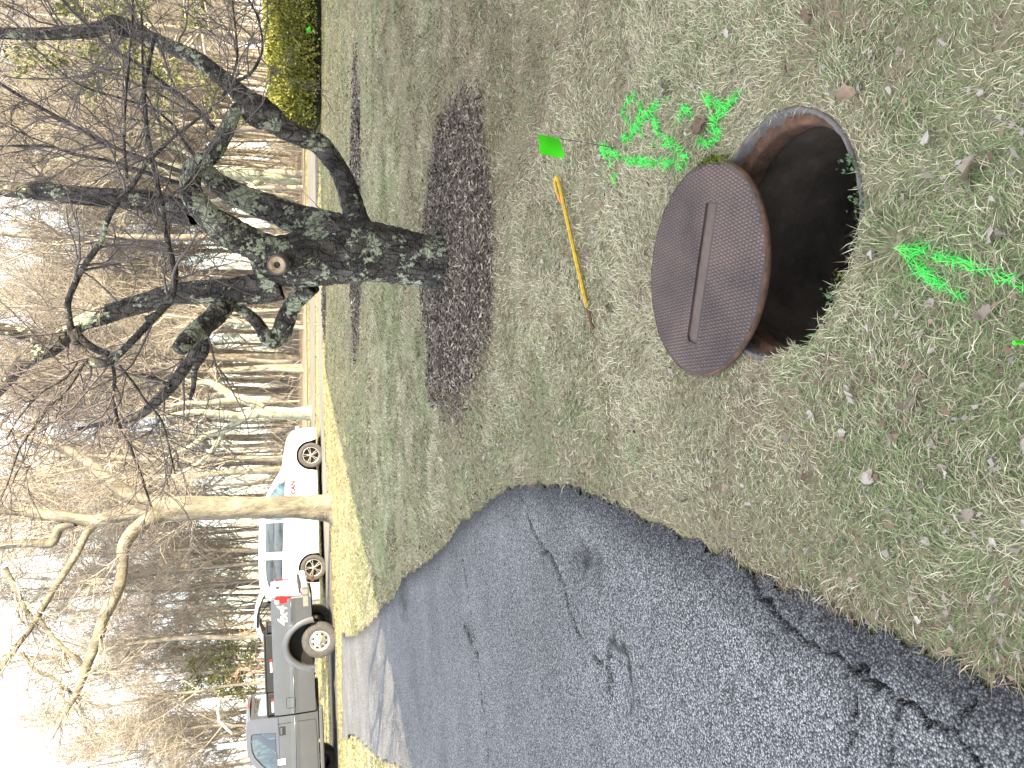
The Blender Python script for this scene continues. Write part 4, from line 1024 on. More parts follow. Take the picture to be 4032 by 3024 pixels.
# tool boxes
def tool_box(label, x0, x1, z1, y0, y1, lab):
    cx_ = (x0 + x1) / 2; L = x1 - x0
    o = empty('tool_box', (0, 0, 0)); o.matrix_world = truck.matrix_basis.copy() if False else o.matrix_world
    m = MB(); m.box((0, 0, -.05), (L, y1 - y0, z1 - 1.42 + .04), bev=.02)
    k = 0
    for i in range(int(L / .06)):
        for j in range(3):
            m.box((-L / 2 + .04 + i * .06 + (.03 if j % 2 else 0), (y1 - y0) / 2 + .002, -.09 + j * .05), (.030, .006, .010), Matrix.Rotation(R(40 if (i + j) % 2 else -40), 3, 'Y'))
    b = m.build('body', M['black_plastic'], o)
    m = MB(); m.box((0, 0, (z1 - 1.42) / 2 - .02), (L + .02, y1 - y0 + .03, .035), bev=.012); m.build('lid', M['black_plastic'], o)
    if lab is not None:
        m = MB(); m.box((lab, (y1 - y0) / 2 + .008, -.03), (.24, .006, .045)); l_ = m.build('label_plate', M['decal_label'], o)
        m = MB(); m.box((lab - .04, (y1 - y0) / 2 + .012, -.03), (.13, .004, .018)); m.build('label_band', M['decal_red'], l_)
        m = MB(); m.lathe([(.001, .011), (.030, .011), (.030, .004)], 14, 'y', (lab - .16, (y1 - y0) / 2 + .006, -.03)); m.build('label_disc', M['decal_red'], l_)
    mat = Matrix.Translation(truck.location) @ truck.rotation_euler.to_matrix().to_4x4() @ Matrix.Translation((cx_, (y0 + y1) / 2, (z1 + 1.42) / 2 + .0))
    o.location = mat.to_translation(); o.rotation_euler = mat.to_euler()
    props(o, label, 'tool box')
tool_box('long black diamond-plate tool box on the truck bed rail', .80, 2.13, 1.66, .50, .93, .08)
tool_box('short black tool box on the truck bed next to the cab', 2.15, 2.66, 1.645, .48, .92, .06)
tool_box('small black box on the truck bed rail nearest the tailgate', .57, .77, 1.60, .55, .90, None)
me = text_mesh('4x4', .30, .007, .25); o = link('lettering', me, M['decal_white'], truck)
o.matrix_local = Matrix.Translation((.62, Y_(1.2) + .004, 1.12)) @ Matrix(((-1, 0, 0, 0), (0, 0, 1, 0), (0, 1, 0, 0), (0, 0, 0, 1))) @ Matrix.Scale(.5, 4, (0, 0, 1))

# ---- white van
p_r, _ = W(1287, 2232, 22.1); p_f, _ = W(1276, 1790, 22.5)
vh = math.atan2(p_f.y - p_r.y, p_f.x - p_r.x); wb = (p_f - p_r).length
vl = wb / 3.09
van = empty('minivan', (0, 0, 0)); van.scale = (vl, vl, vl)
van.rotation_euler = (0, -math.atan2(p_f.z - p_r.z, math.hypot(p_f.x - p_r.x, p_f.y - p_r.y)), vh)
van.location = p_r + Vector((-math.sin(vh), math.cos(vh), 0)) * .98
props(van, 'white minivan with its rear liftgate open, parked behind the big pale tree', 'van')
def vx(cy): return 3.09 - (cy - 312) * .00352
ztop_v = lerp_tab([(vx(a), b) for a, b in reversed([(88, .60), (95, .72), (108, .82), (125, .89), (150, .945), (200, .99), (270, 1.035), (350, 1.08), (392, 1.115), (450, 1.24), (520, 1.40), (590, 1.535), (640, 1.605), (720, 1.68), (830, 1.735), (1000, 1.77), (1150, 1.775), (1290, 1.765), (1360, 1.73), (1400, 1.66), (1425, 1.55), (1440, 1.30), (1448, .9)])])
def vy(z, x, b):
    y = .985 - .03 * ((z - .65) / .5) ** 2
    if z > 1.08: y -= .20 * ((z - 1.08) / .68) ** 1.15
    if z > b - .10: y -= .10 * ((z - b + .10) / .10) ** 2
    if x > 3.45: y *= 1 - .26 * ((x - 3.45) / .45) ** 2.6
    if x < -.55: y *= 1 - .10 * ((-.55 - x) / .4) ** 2
    return y
zl_v = lambda x: arch(x, 3.09, .40, .36, .755, arch(x, 0, .40, .36, .755, .20))
xs_v = sorted(set(list(np.linspace(vx(1448), vx(88), 60)) + list(3.09 + .40 * np.cos(np.linspace(0, PI, 19))) + list(.40 * np.cos(np.linspace(0, PI, 19)))))
mb = MB(); shell(mb, xs_v, zl_v, ztop_v, vy, 22, 10, .03); mb.build('body', M['van_white'], van, True)
m = MB(); m.box((1.55, 0, .45), (4.2, 1.5, .5)); m.build('underside', M['underbody'], van)
def vwin(name, pts, mat, eps=.006):
    """pane following the curved side: outline points (x,z)"""
    m = MB(); n = 10
    P_ = []
    # fill between the lower and upper outline
    lo, hi = pts
    xa, xb = max(lo[0][0], hi[0][0]), min(lo[-1][0], hi[-1][0]); xa, xb = lo[0][0], lo[-1][0]
    fl, fh = lerp_tab(lo), lerp_tab(hi)
    V, F = [], []
    for i in range(n + 1):
        x = xa + (xb - xa) * i / n; z0, z1 = fl(x), max(fh(x), fl(x) + .002)
        for k in range(6):
            z = z0 + (z1 - z0) * k / 5; V.append((x, -(vy(z, x, 9) + eps), z))
    for i in range(n):
        for k in range(5): F.append((i * 6 + k, (i + 1) * 6 + k, (i + 1) * 6 + k + 1, i * 6 + k + 1))
    m.add(V, F); return m.build(name, mat, van, True)
t = NT('pane_dark'); c = t.ramp(t.noise(2, 3), [(.3, (.02, .025, .03)), (.7, (.06, .075, .085))]); t.col(c).rough(.05).set(Specular_IOR_Level=.9, Coat_Weight=.6); M['pane_dark'] = t.m
t = NT('pane_front'); c = t.ramp(t.noise(5, 3), [(.35, (.05, .085, .10)), (.65, (.16, .23, .27))]); t.col(c).rough(.06).set(Specular_IOR_Level=.8, Coat_Weight=.5); M['pane_front'] = t.m
vwin('front_door_window', ([(vx(810), 1.10), (vx(700), 1.09), (vx(480), 1.085)], [(vx(810), 1.585), (vx(720), 1.575), (vx(640), 1.53), (vx(600), 1.45), (vx(540), 1.30), (vx(480), 1.12)]), M['pane_front'])
vwin('slider_window', ([(vx(1050), 1.16), (vx(825), 1.115)], [(vx(1050), 1.62), (vx(825), 1.60)]), M['pane_dark'])
vwin('window_pillar', ([(vx(1106), 1.165), (vx(1054), 1.16)], [(vx(1106), 1.62), (vx(1054), 1.62)]), M['silver_panel'], .004)
vwin('quarter_window', ([(vx(1345), 1.30), (vx(1325), 1.20), (vx(1108), 1.165)], [(vx(1345), 1.46), (vx(1310), 1.55), (vx(1240), 1.61), (vx(1108), 1.62)]), M['pane_dark'])
m = MB(); m.add([(vx(630), .60, 1.60), (vx(630), -.60, 1.60), (vx(400), -.76, 1.15), (vx(400), .76, 1.15)], [(0, 1, 2, 3)]); m.v = [(x + .02, y, z + .05) for x, y, z in m.v]; m.build('windscreen', M['pane_dark'], van)
for pts in ([(vx(445), 1.08), (vx(447), .9), (vx(452), .5), (vx(458), .24)], [(vx(800), 1.10), (vx(802), .7), (vx(806), .24)], [(vx(1100), 1.15), (vx(1098), .98), (vx(1060), .88), (vx(1030), .62), (vx(1020), .27)], [(vx(820), 1.03), (vx(1080), 1.06)]):
    m = MB(); m.tube([(x, -(vy(z, x, 9) + .0005), z) for x, z in pts], .0035, 4); m.build('door_seam', M['silver_panel'], van)
m = MB(); m.box((vx(495), -1.06, 1.16), (.20, .16, .16), bev=.05); m.build('door_mirror', M['van_white'], van, True)
m = MB(); m.box((vx(870), -(vy(1.0, 1, 9) + .015), 1.0), (.18, .03, .03), bev=.01); m.build('door_handle', M['van_white'], van)
for sgn in (1, -1):
    m = MB(); m.box((-.76, sgn * .86, 1.22), (.14, .16, .34), bev=.03); m.build('tail_lamp', M['lens_red'], van)
m = MB(); m.box((3.80, -.62, .70), (.16, .34, .10), Matrix.Rotation(R(-38), 3, 'Z'), bev=.03); m.build('headlamp', M['lens_white'], van)
for x_ in (0, 3.09):
    for sgn in (1, -1): wheel(van, (x_, sgn * .86, .352), sgn, .352, .22, .228, 10, M['alloy_bronze'], M['rubber_dusty'], 'van')
# rear opening and the raised liftgate
m = MB(); m.box((-.90, 0, 1.1), (.02, 1.5, .95)); m.build('load_bay', M['underbody'], van)
gp = [(0, 0), (.25, .10), (.5, .16), (.8, .17), (1.05, .10), (1.28, -.06)]
V, F = [], []
for i, (a, b) in enumerate(gp):
    for j in range(7):
        f = 1 - 2 * j / 6; V.append((-.62 - a, f * (.74 + .1 * a), 1.74 + b + .03 * (1 - f * f)))
for i, (a, b) in enumerate(gp):
    for j in range(7):
        f = 1 - 2 * j / 6; V.append((-.62 - a + .05, f * (.70 + .1 * a), 1.74 + b - .11))
nn = 7 * len(gp)
for i in range(len(gp) - 1):
    for j in range(6):
        F.append((i * 7 + j, (i + 1) * 7 + j, (i + 1) * 7 + j + 1, i * 7 + j + 1)); 
for i in range(len(gp) - 1):
    F.append((i * 7 + 6, (i + 1) * 7 + 6, nn + (i + 1) * 7 + 6, nn + i * 7 + 6)); F.append((i * 7, nn + i * 7, nn + (i + 1) * 7, (i + 1) * 7))
F += [(35 + j, nn + 35 + j, nn + 36 + j, 36 + j) for j in range(6)]
m = MB(); m.add(V, F); lg = m.build('liftgate', M['van_white'], van, True)
V2 = V[nn:]; m = MB(); m.add(V2, [(i * 7 + j, (i + 1) * 7 + j, (i + 1) * 7 + j + 1, i * 7 + j + 1) for i in range(len(gp) - 1) for j in range(6)]); m.build('gate_lining', M['black_plastic'], lg)
m = MB(); m.add([(-.68 - a, -(.745 + .1 * a), 1.70 + b) for a, b in gp[:4]] + [(-.68 - a, -(.735 + .1 * a), 1.645 + b) for a, b in gp[:4]], [(i, i + 1, i + 5, i + 4) for i in range(3)]); m.build('gate_glass_edge', M['black_plastic'], lg)
for sgn in (1, -1):
    m = MB(); m.tube([(-.80, sgn * .70, 1.35), (-1.35, sgn * .74, 1.80)], .014, 6); m.build('gas_strut', M['black_plastic'], lg)
for body, size, x, z, mat in (('CAN', .17, vx(612), .80, 'decal_red'), ('OPHYSICS', .115, vx(616), .665, 'decal_grey')):
    me = text_mesh(body, size, bold=.007 if body == 'CAN' else .003); o = link('lettering', me, M[mat], van)
    o.matrix_local = Matrix.Translation((x, -(vy(z, x, 9) + .006), z)) @ Matrix(((1, 0, 0, 0), (0, 0, -1, 0), (0, 1, 0, 0), (0, 0, 0, 1)))

# ---- white post with an arm behind the truck
Yp = 26.0
p0 = W(1255, 2893, Yp)[0]; p0.z = float(gz(p0.x, p0.y)); p1, mp = W(858, 2893, Yp)
post = empty('lamp_post', tuple(p0)); props(post, 'white square post with slanting arm rising behind the truck cab', 'post')
m = MB(); h_ = p1.z - p0.z; m.box((0, 0, h_ / 2), (.11, .11, h_), bev=.008); m.box((0, 0, h_ + .01), (.125, .125, .02), bev=.006); m.build('pole', M['post_white'], post)
pts = [W(x, y, Yp - .02)[0] - p0 for x, y in ((915, 2888), (895, 2872), (862, 2838), (858, 2800), (862, 2762))]
m = MB(); m.tube(pts, [.04, .04, .038, .035, .03], 8); m.build('arm', M['post_white'], post, True)
# ================================================================== MANHOLE, COVER, BAR, FLAGS
mh = empty('manhole', (HOLE[0], HOLE[1], 0)); props(mh, 'open round manhole in the grass with rusty iron frame and dark shaft', 'manhole')
def ragged_lathe(name, prof, n, mat, amp, seed, parent):
    g = np.random.default_rng(seed); V, F = [], []; m = len(prof)
    for i in range(n):
        a = 2 * PI * i / n
        for r, h in prof:
            k = 1 + amp * g.normal() / max(r, .1); V.append((r * k * math.cos(a), r * k * math.sin(a), h + amp * g.normal()))
    for i in range(n):
        j = (i + 1) % n
        for k in range(m - 1): F.append((i * m + k, j * m + k, j * m + k + 1, i * m + k + 1))
    return link(name, mesh_np(name, np.array(V), F), mat, parent, smooth=True)
ragged_lathe('rim', [(.39, -.06), (.386, .000), (.384, .006), (.374, .007), (.371, .002), (.366, -.03), (.362, -.06)], 96, M['rim_grey'], .0010, 1, mh)
ragged_lathe('seat_ledge', [(.368, -.024), (.363, -.040), (.357, -.044), (.344, -.046), (.341, -.055), (.339, -.10), (.342, -.115), (.352, -.12)], 96, M['rust'], .0014, 2, mh)
ragged_lathe('shaft', [(.344, -.112), (.355, -.13), (.362, -.20), (.366, -.30), (.375, -.42), (.40, -.6), (.45, -.9), (.50, -1.3), (.52, -1.8), (.52, -2.3)], 72, M['shaft_earth'], .0022, 3, mh)
m = MB(); m.lathe([(.0005, -2.3), (.6, -2.32)], 24); m.build('bottom', M['shaft_earth'], mh)
# cover
CR = .376
cc = Vector((.405, 2.53, .0125))
cover = empty('manhole_cover', tuple(cc)); props(cover, 'round rusty iron manhole cover with studded face, slid half off its hole', 'manhole cover')
s0 = G(2786, 801, .05); s1_ = G(2711, 1347, .05)
sa = math.atan2(s1_.y - s0.y, s1_.x - s0.x); cover.rotation_euler = (R(1.4), 0, 0)
sc_ = (s0 + s1_) / 2 - cc; SL = (s1_ - s0).length; ca, sn = math.cos(sa), math.sin(sa)
lx0 = sc_.x * ca + sc_.y * sn; ly0 = -sc_.x * sn + sc_.y * ca       # slot centre in the slot-aligned frame
SWD = .066
inner_ = empty('x'); bpy.data.objects.remove(inner_)
rotc = Matrix.Rotation(sa, 3, 'Z')
TH = .026
# top face with the slot cut out: grid of rows clipped by circle, as strips between slot edges
def disc_with_slot(z):
    V, F = [], []
    n = 96
    circ = [(CR * .985 * math.cos(2 * PI * i / n), CR * .985 * math.sin(2 * PI * i / n)) for i in range(n)]
    x0, x1, y0, y1 = lx0 - SL / 2, lx0 + SL / 2, ly0 - SWD / 2, ly0 + SWD / 2
    slot = []
    for (cx_, cy2) in circ:
        dx, dy = cx_ - lx0, cy2 - ly0; t_ = min((SL / 2) / abs(dx) if abs(dx) > 1e-9 else 1e9, (SWD / 2) / abs(dy) if abs(dy) > 1e-9 else 1e9)
        slot.append((lx0 + dx * t_, ly0 + dy * t_))
    V = [(x, y, z) for x, y in circ] + [(x, y, z) for x, y in slot] + [(x, y, z - .009) for x, y in slot]
    F = [(i, (i + 1) % n, n + (i + 1) % n, n + i) for i in range(n)] + [(n + i, n + (i + 1) % n, 2 * n + (i + 1) % n, 2 * n + i) for i in range(n)]
    return V, F, n
V, F, n = disc_with_slot(TH)
mb = MB(); mb.add([rotc @ Vector(p) for p in V], F); mb.build('face', M['iron_cover'], cover)
mb = MB(); V = [(lx0 + a * SL / 2, ly0 + b * SWD / 2, TH - .0082) for a, b in ((-1, -1), (1, -1), (1, 1), (-1, 1))]; mb.add([rotc @ Vector(p) for p in V], [(0, 1, 2, 3)]); mb.build('slot_floor', M['iron_bare'], cover)
ragged_lathe('edge', [(CR * .985, TH), (CR, TH - .003), (CR + .002, TH - .008), (CR + .001, .010), (CR - .006, .002), (.02, 0)], 120, M['rust'], .0008, 5, cover)
# raised studs: real geometry, one part
pit = .0125; N_ = int(CR / pit) + 1
gx, gy = np.meshgrid(np.arange(-N_, N_ + 1) * pit, np.arange(-N_, N_ + 1) * pit * 1.55)
gx = gx.copy(); gx[1::2] += pit / 2
gx, gy = gx.ravel(), gy.ravel()
k = (np.hypot(gx, gy) < CR * .965) & ~((np.abs(gx - lx0) < SL / 2 + .007) & (np.abs(gy - ly0) < SWD / 2 + .006))
gx, gy = gx[k], gy[k]; gq = np.random.default_rng(9)
hw, hd, hh = .0032, .0055, .0036
cor = np.array([(-1, -1), (1, -1), (1, 1), (-1, 1)])
V = np.zeros((len(gx), 8, 3)); 
V[:, :4, 0] = gx[:, None] + cor[:, 0] * hw * 1.3; V[:, :4, 1] = gy[:, None] + cor[:, 1] * hd * 1.3; V[:, :4, 2] = TH - .0005
V[:, 4:, 0] = gx[:, None] + cor[:, 0] * hw * .75; V[:, 4:, 1] = gy[:, None] + cor[:, 1] * hd * .75; V[:, 4:, 2] = TH + hh * gq.uniform(.7, 1.1, (len(gx), 1))
fb = np.array([(4, 5, 6, 7), (0, 1, 5, 4), (1, 2, 6, 5), (2, 3, 7, 6), (3, 0, 4, 7)])
F = (np.arange(len(gx)) * 8)[:, None, None] + fb[None]
V = V.reshape(-1, 3); Vr = np.stack([V[:, 0] * ca - V[:, 1] * sn, V[:, 0] * sn + V[:, 1] * ca, V[:, 2]], 1)
o = link('studs', mesh_np('studs', Vr, F.reshape(-1, 4)), M['iron_stud'], cover); o['kind'] = 'stuff'
# moss on the cover edge
def clump(name, pts, size, mat, parent, off, seed, up=.5):
    g = np.random.default_rng(seed); V, F = [], []
    for p in pts:
        d = g.normal(size=3); d[2] = abs(d[2]) * up + .3; d /= np.linalg.norm(d); s = size * g.uniform(.5, 1.2)
        e = np.cross(d, g.normal(size=3)); e /= np.linalg.norm(e); b = len(V)
        p = np.array(p) - np.array(off)
        V += [p, p + d * s * .5 + e * s * .35, p + d * s, p + d * s * .5 - e * s * .35]; F.append((b, b + 1, b + 2, b + 3))
    return link(name, mesh_np(name, np.array(V), F), mat, parent)
g_ = np.random.default_rng(4); pm = []
for i in range(420):
    a = R(g_.uniform(-14, 22)) - .35; a = R(-10) + R(g_.normal() * 7); rr = CR * g_.uniform(.97, 1.02)
    pm.append((rr * math.cos(a), rr * math.sin(a), TH * g_.uniform(.3, 1.1)))
o = clump('moss', pm, .014, M['moss'], cover, (0, 0, 0), 6); o['kind'] = 'stuff'
# weeds growing on the rim
def weed(px, py, n, size, label, mat='clover'):
    p = G(px, py); g = np.random.default_rng(int(px)); pts = [(p.x + g.normal() * .015, p.y + g.normal() * .015, p.z + .005 + abs(g.normal()) * .012) for _ in range(n)]
    r = empty('weed', tuple(p)); clump('leaves', pts, size, M[mat], r, tuple(p), int(py), .8)
    m = MB(); m.tube([(0, 0, -.01), (.003, .002, .012)], .002, 5); m.build('stem', M[mat], r); props(r, label, 'weed')
weed(3360, 640, 34, .014, 'small leafy weed at the right rim of the hole, nearest the loose bark')
weed(3392, 790, 30, .014, 'small clover sprig in the middle of the near hole rim')
weed(3305, 1160, 26, .015, 'low weed at the left side of the near hole rim')
weed(3325, 1092, 22, .018, 'yellowing grass weed beside the near hole rim', 'moss')
# yellow bar
ba = G(2352, 1296); bb = G(2232, 705)
bar = empty('pinch_bar', (ba.x, ba.y, 0)); props(bar, 'long yellow steel pry bar with hooked end lying on the grass', 'pry bar')
def bp_(f, z): p = ba.lerp(bb, f); return (p.x - ba.x, p.y - ba.y, z)
m = MB(); m.tube([bp_(.13, .030), bp_(.35, .036), bp_(.6, .042), bp_(.8, .046), bp_(.93, .048)], [.0095, .0105, .0105, .0100, .0095], 6); m.build('shaft', M['bar_yellow'], bar)
hk = [bp_(.93, .048)]; dB = Vector(bp_(1, 0)) - Vector(bp_(0, 0)); dB.normalize(); nB = Vector((-dB.y, dB.x, 0))
e0 = Vector(bp_(.93, .048))
for a in np.linspace(0, 175, 9): hk.append(tuple(e0 + dB * (.055 + .030 * math.sin(R(a))) + nB * (.022 - .022 * math.cos(R(a))) + Vector((0, 0, .004))))
hk.append(tuple(e0 + dB * .02 + nB * .050 + Vector((0, 0, .0)))); hk.append(tuple(e0 - dB * .03 + nB * .046 + Vector((0, 0, -.006))))
m = MB(); m.tube(hk, [.0095] * 8 + [.0095, .009, .008, .0075], 6); m.build('hook', M['bar_yellow'], bar)
m = MB(); m.tube([tuple(e0 - dB * .028 + nB * .046 + Vector((0, 0, -.006))), tuple(e0 - dB * .062 + nB * .042 + Vector((0, 0, -.010)))], [.0095, .005], 6); m.build('claw_tip', M['orange_paint'], bar)
m = MB(); m.tube([bp_(.13, .030), bp_(.06, .026), bp_(0, .022), bp_(-.02, .02)], [.0095, .009, .0085, .003], 6); m.build('chisel_tip', M['bar_rust'], bar)
# marker flags
def flag(label, base, top, pw, ph, ang, lean, roll=.0):
    b = Vector(base); r = empty('marker_flag', tuple(b)); props(r, label, 'flag', 'marker flags')
    t_ = Vector(top) - b
    m = MB(); m.tube([(0, 0, -.03), tuple(t_ * .5 + Vector((.004, 0, 0))), tuple(t_)], .0016, 5); m.build('wire', M['wire'], r)
    up_ = t_.normalized(); sd_ = Vector((math.cos(ang), math.sin(ang), lean)); fn = up_.cross(sd_).normalized()
    V, F = [], []; n, k = 8, 6
    for i in range(n + 1):
        for j in range(k + 1):
            u_ = i / n; v_ = j / k
            V.append(t_ - up_ * (v_ * ph) + sd_ * (u_ * pw) - up_ * (u_ * v_ * .012) + fn * (.012 * math.sin(u_ * 3.2) + .006 * math.sin(v_ * 4 + u_ * 2)))
    for i in range(n):
        for j in range(k): a = i * (k + 1) + j; F.append((a, a + k + 1, a + k + 2, a + 1))
    V2 = [v + fn * .0006 for v in V]; m = MB(); m.add(V, F); m.add(V2, [f[::-1] for f in F]); m.build('sheet', M['flag_green'], r, True)
    m = MB(); m.tube([tuple(t_), tuple(t_ - up_ * ph)], .004, 6); m.build('sleeve', M['flag_green'], r)
f0 = G(2440, 588); ft = W(2113, 532, f0.y + .02)[0]
flag('bright green marker flag on a thin wire near the yellow bar', tuple(f0), tuple(ft), .088, .104, R(192), -.06)
f0 = G(1272, 112); f0.y -= 1.0; f0.z = float(gz(f0.x, f0.y)); ft = W(1208, 113, f0.y)[0]
flag('tiny far green marker flag in front of the clipped hedge', tuple(f0), tuple(ft), .13, .12, R(185), 0)
ft = W(3992, 1350, 1.05)[0]
flag('green marker flag cut off by the near edge of the picture', (ft.x + .02, ft.y - .05, 0), tuple(ft), .05, .10, R(230), .0)

# ================================================================== MULCH
def ellipse_mask(x, y, c, rx, ry, seed): return np.hypot((x - c[0]) / rx, (y - c[1]) / ry) + (fbm(x, y, 2.4, 3, seed) - .5) * .38
hc = ((G(1800, 1610).x + G(1830, 330).x) / 2, (G(1932, 950).y + G(1668, 950).y) / 2)
MULCH = [(hc, (G(1830, 330).x - G(1800, 1610).x) / 2, (G(1668, 950).y - G(1932, 950).y) / 2, 3.0),
         (tuple(G(1400, 830))[:2], 2.35, .70, 17.0), (tuple(G(1278, 1190))[:2], 1.0, .5, 29.0)]
def mulch_val(x, y):
    v = np.full(np.shape(x), 9.0)
    for c, rx, ry, s in MULCH: v = np.minimum(v, ellipse_mask(x, y, c, rx, ry, s))
    return v
def mulch_h(x, y): return np.clip(1.0 - mulch_val(x, y), 0, .5) * .07
for bi, (c, rx, ry, s) in enumerate(MULCH):
    res = .05 if bi == 0 else .12
    ax = np.arange(c[0] - rx * 1.3, c[0] + rx * 1.3, res); ay = np.arange(c[1] - ry * 1.3, c[1] + ry * 1.3, res)
    X, Y = np.meshgrid(ax, ay); v = ellipse_mask(X, Y, c, rx, ry, s); Z = lz(X, Y) + np.clip(1.0 - v, -.3, .5) * .07 + .004 + (rng.random(X.shape) - .5) * .012
    nx_ = len(ax); ii, jj = np.meshgrid(np.arange(nx_ - 1), np.arange(len(ay) - 1)); q = (jj * nx_ + ii).ravel(); Q = np.stack([q, q + 1, q + 1 + nx_, q + nx_], 1); Q = Q[(v.ravel()[Q] < 1.02).all(1)]
    us = np.unique(Q); rm = np.full(X.size, -1); rm[us] = np.arange(len(us))
    props(link('mulch_bed', mesh_np('mulch_bed', np.stack([X.ravel(), Y.ravel(), Z.ravel()], 1)[us], rm[Q]), M['mulch_base'], smooth=True), kind='structure')
    # chips
    n = (24000, 4500, 1200)[bi]; g = np.random.default_rng(40 + bi)
    x = g.uniform(c[0] - rx * 1.25, c[0] + rx * 1.25, n); y = g.uniform(c[1] - ry * 1.25, c[1] + ry * 1.25, n); v = ellipse_mask(x, y, c, rx, ry, s)
    k = v < 1.04 + .10 * g.random(n); x, y, v = x[k], y[k], v[k]; n = len(x)
    L = g.uniform(.008, .030, n) * (1 if bi == 0 else 1.6); w = g.uniform(.003, .008, n) * (1 if bi == 0 else 1.8); a = g.uniform(0, 6.28, n); pit_ = g.normal(size=n) * .35
    d = np.stack([np.cos(a) * np.cos(pit_), np.sin(a) * np.cos(pit_), np.sin(pit_)], 1); e = np.stack([-np.sin(a), np.cos(a), g.normal(size=n) * .4], 1)
    p = np.stack([x, y, lz(x, y) + np.clip(1.0 - v, -.1, .5) * .07 + .012 + g.random(n) * .012], 1)
    V = np.stack([p - d * L[:, None] - e * w[:, None], p + d * L[:, None] - e * w[:, None] * .5, p + d * L[:, None] * .9 + e * w[:, None], p - d * L[:, None] * .9 + e * w[:, None]], 1).reshape(-1, 3)
    t_ = g.random(n); base = np.array([[.098, .080, .064]]) * (1 - t_[:, None] ** 3) + np.array([[.38, .32, .245]]) * t_[:, None] ** 3
    colr = np.concatenate([base * g.uniform(.6, 1.4, (n, 1)), np.ones((n, 1))], 1)
    o = link('mulch_chips', mesh_np('mulch_chips', V, np.arange(n * 4).reshape(-1, 4), {'tint': ('FLOAT_COLOR', np.repeat(colr, 4, 0))}), M['mulch_chip'])
    props(o, ('dark shredded bark mulch round the gnarled tree', 'strip of bark mulch farther back on the lawn', 'small far patch of bark mulch near the road')[bi], 'mulch', kind='stuff')

# ================================================================== HEDGE, EVERGREEN, BRUSH
def sprigs(n, pos, nrm, size, g, c0, c1, jitter=.6):
    d = nrm + g.normal(size=(n, 3)) * jitter; d[:, 2] += .35; d /= np.linalg.norm(d, axis=1, keepdims=True)
    e = np.cross(d, g.normal(size=(n, 3))); e /= np.linalg.norm(e, axis=1, keepdims=True)
    s = size * g.uniform(.5, 1.4, (n, 1)); w = s * .22
    V = np.stack([pos - e * w * .5, pos + d * s * .6 - e * w, pos + d * s, pos + d * s * .55 + e * w], 1).reshape(-1, 3)
    t_ = g.random((n, 1)); c = np.array([c0]) * (1 - t_) + np.array([c1]) * t_
    return V, np.arange(n * 4).reshape(-1, 4), np.repeat(np.concatenate([c, np.ones((n, 1))], 1), 4, 0)
gg = np.random.default_rng(50)
hb0 = G(1268, 500); hb1 = G(1268, -330)
hedge = empty('hedge', ((hb0.x + hb1.x) / 2, hb0.y + .9, float(gz(hb0.x, hb0.y)))); props(hedge, 'clipped evergreen hedge at the far right of the lawn, its top in sunlight', 'hedge')
HX0, HX1, HYc = hb0.x - hedge.location.x, hb1.x - hedge.location.x, 0.0
n = 60000
th = gg.uniform(0, 1, n); u_ = gg.uniform(HX0, HX1, n)
htop = 1.22 + .18 * np.clip((u_ - HX0) / 3.5, 0, 1) - .10 * np.clip((u_ - HX0 - 4) / 3, 0, 1) + (fbm(u_, u_ * 0, 1.6, 3, 2.) - .5) * .22
endr = np.clip((u_ - HX0) / .7, 0, 1); prof = np.sqrt(1 - (1 - endr) ** 2)
a = th * PI * 1.0
se = np.sign(np.cos(a)) * np.abs(np.cos(a)) ** .55; sz = np.abs(np.sin(a)) ** .55
rad = 1 - np.abs(gg.normal(size=n)) * .10 + (fbm(u_ * 1.3, th * 3, 2.2, 3, 7.) - .5) * .35
py = -se * .85 * prof * rad; pz = .05 + (htop - .05) * sz * (.55 + .45 * prof) * (1 - (1 - rad) * .5)
nr_ = np.stack([-(1 - endr) * 1.0, -se * .8, sz * .8], 1)
V, F, c = sprigs(n, np.stack([u_, py, pz], 1), nr_, .10, gg, (.11, .125, .028), (.42, .40, .10))
o = link('foliage', mesh_np('foliage', V, F, {'tint': ('FLOAT_COLOR', c)}), M['evergreen'], hedge); o['kind'] = 'stuff'
# woody stems
m = MB()
for i in range(16):
    x = HX0 + .5 + (HX1 - HX0 - .6) * i / 15
    m.tube([(x, 0, 0), (x + random.uniform(-.1, .1), random.uniform(-.2, .2), .5), (x + random.uniform(-.2, .2), random.uniform(-.3, .3), .95)], [.04, .03, .01], 6)
m.build('stems', M['bark_wood'], hedge)
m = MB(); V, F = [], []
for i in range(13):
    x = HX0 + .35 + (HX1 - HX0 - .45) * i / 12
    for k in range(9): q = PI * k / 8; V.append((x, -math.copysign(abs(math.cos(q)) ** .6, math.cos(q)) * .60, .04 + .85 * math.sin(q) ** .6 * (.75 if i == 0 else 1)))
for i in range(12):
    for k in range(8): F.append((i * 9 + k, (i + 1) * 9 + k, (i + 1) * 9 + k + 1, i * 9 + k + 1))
F.append(tuple(range(9))); simple('hedge_inside', (.020, .020, .010), .95, var=.5, scale=20); m.add(V, F); m.build('shade_core', M['hedge_inside'], hedge)  # solid near-black hull: shade inside the hedge put into its colour
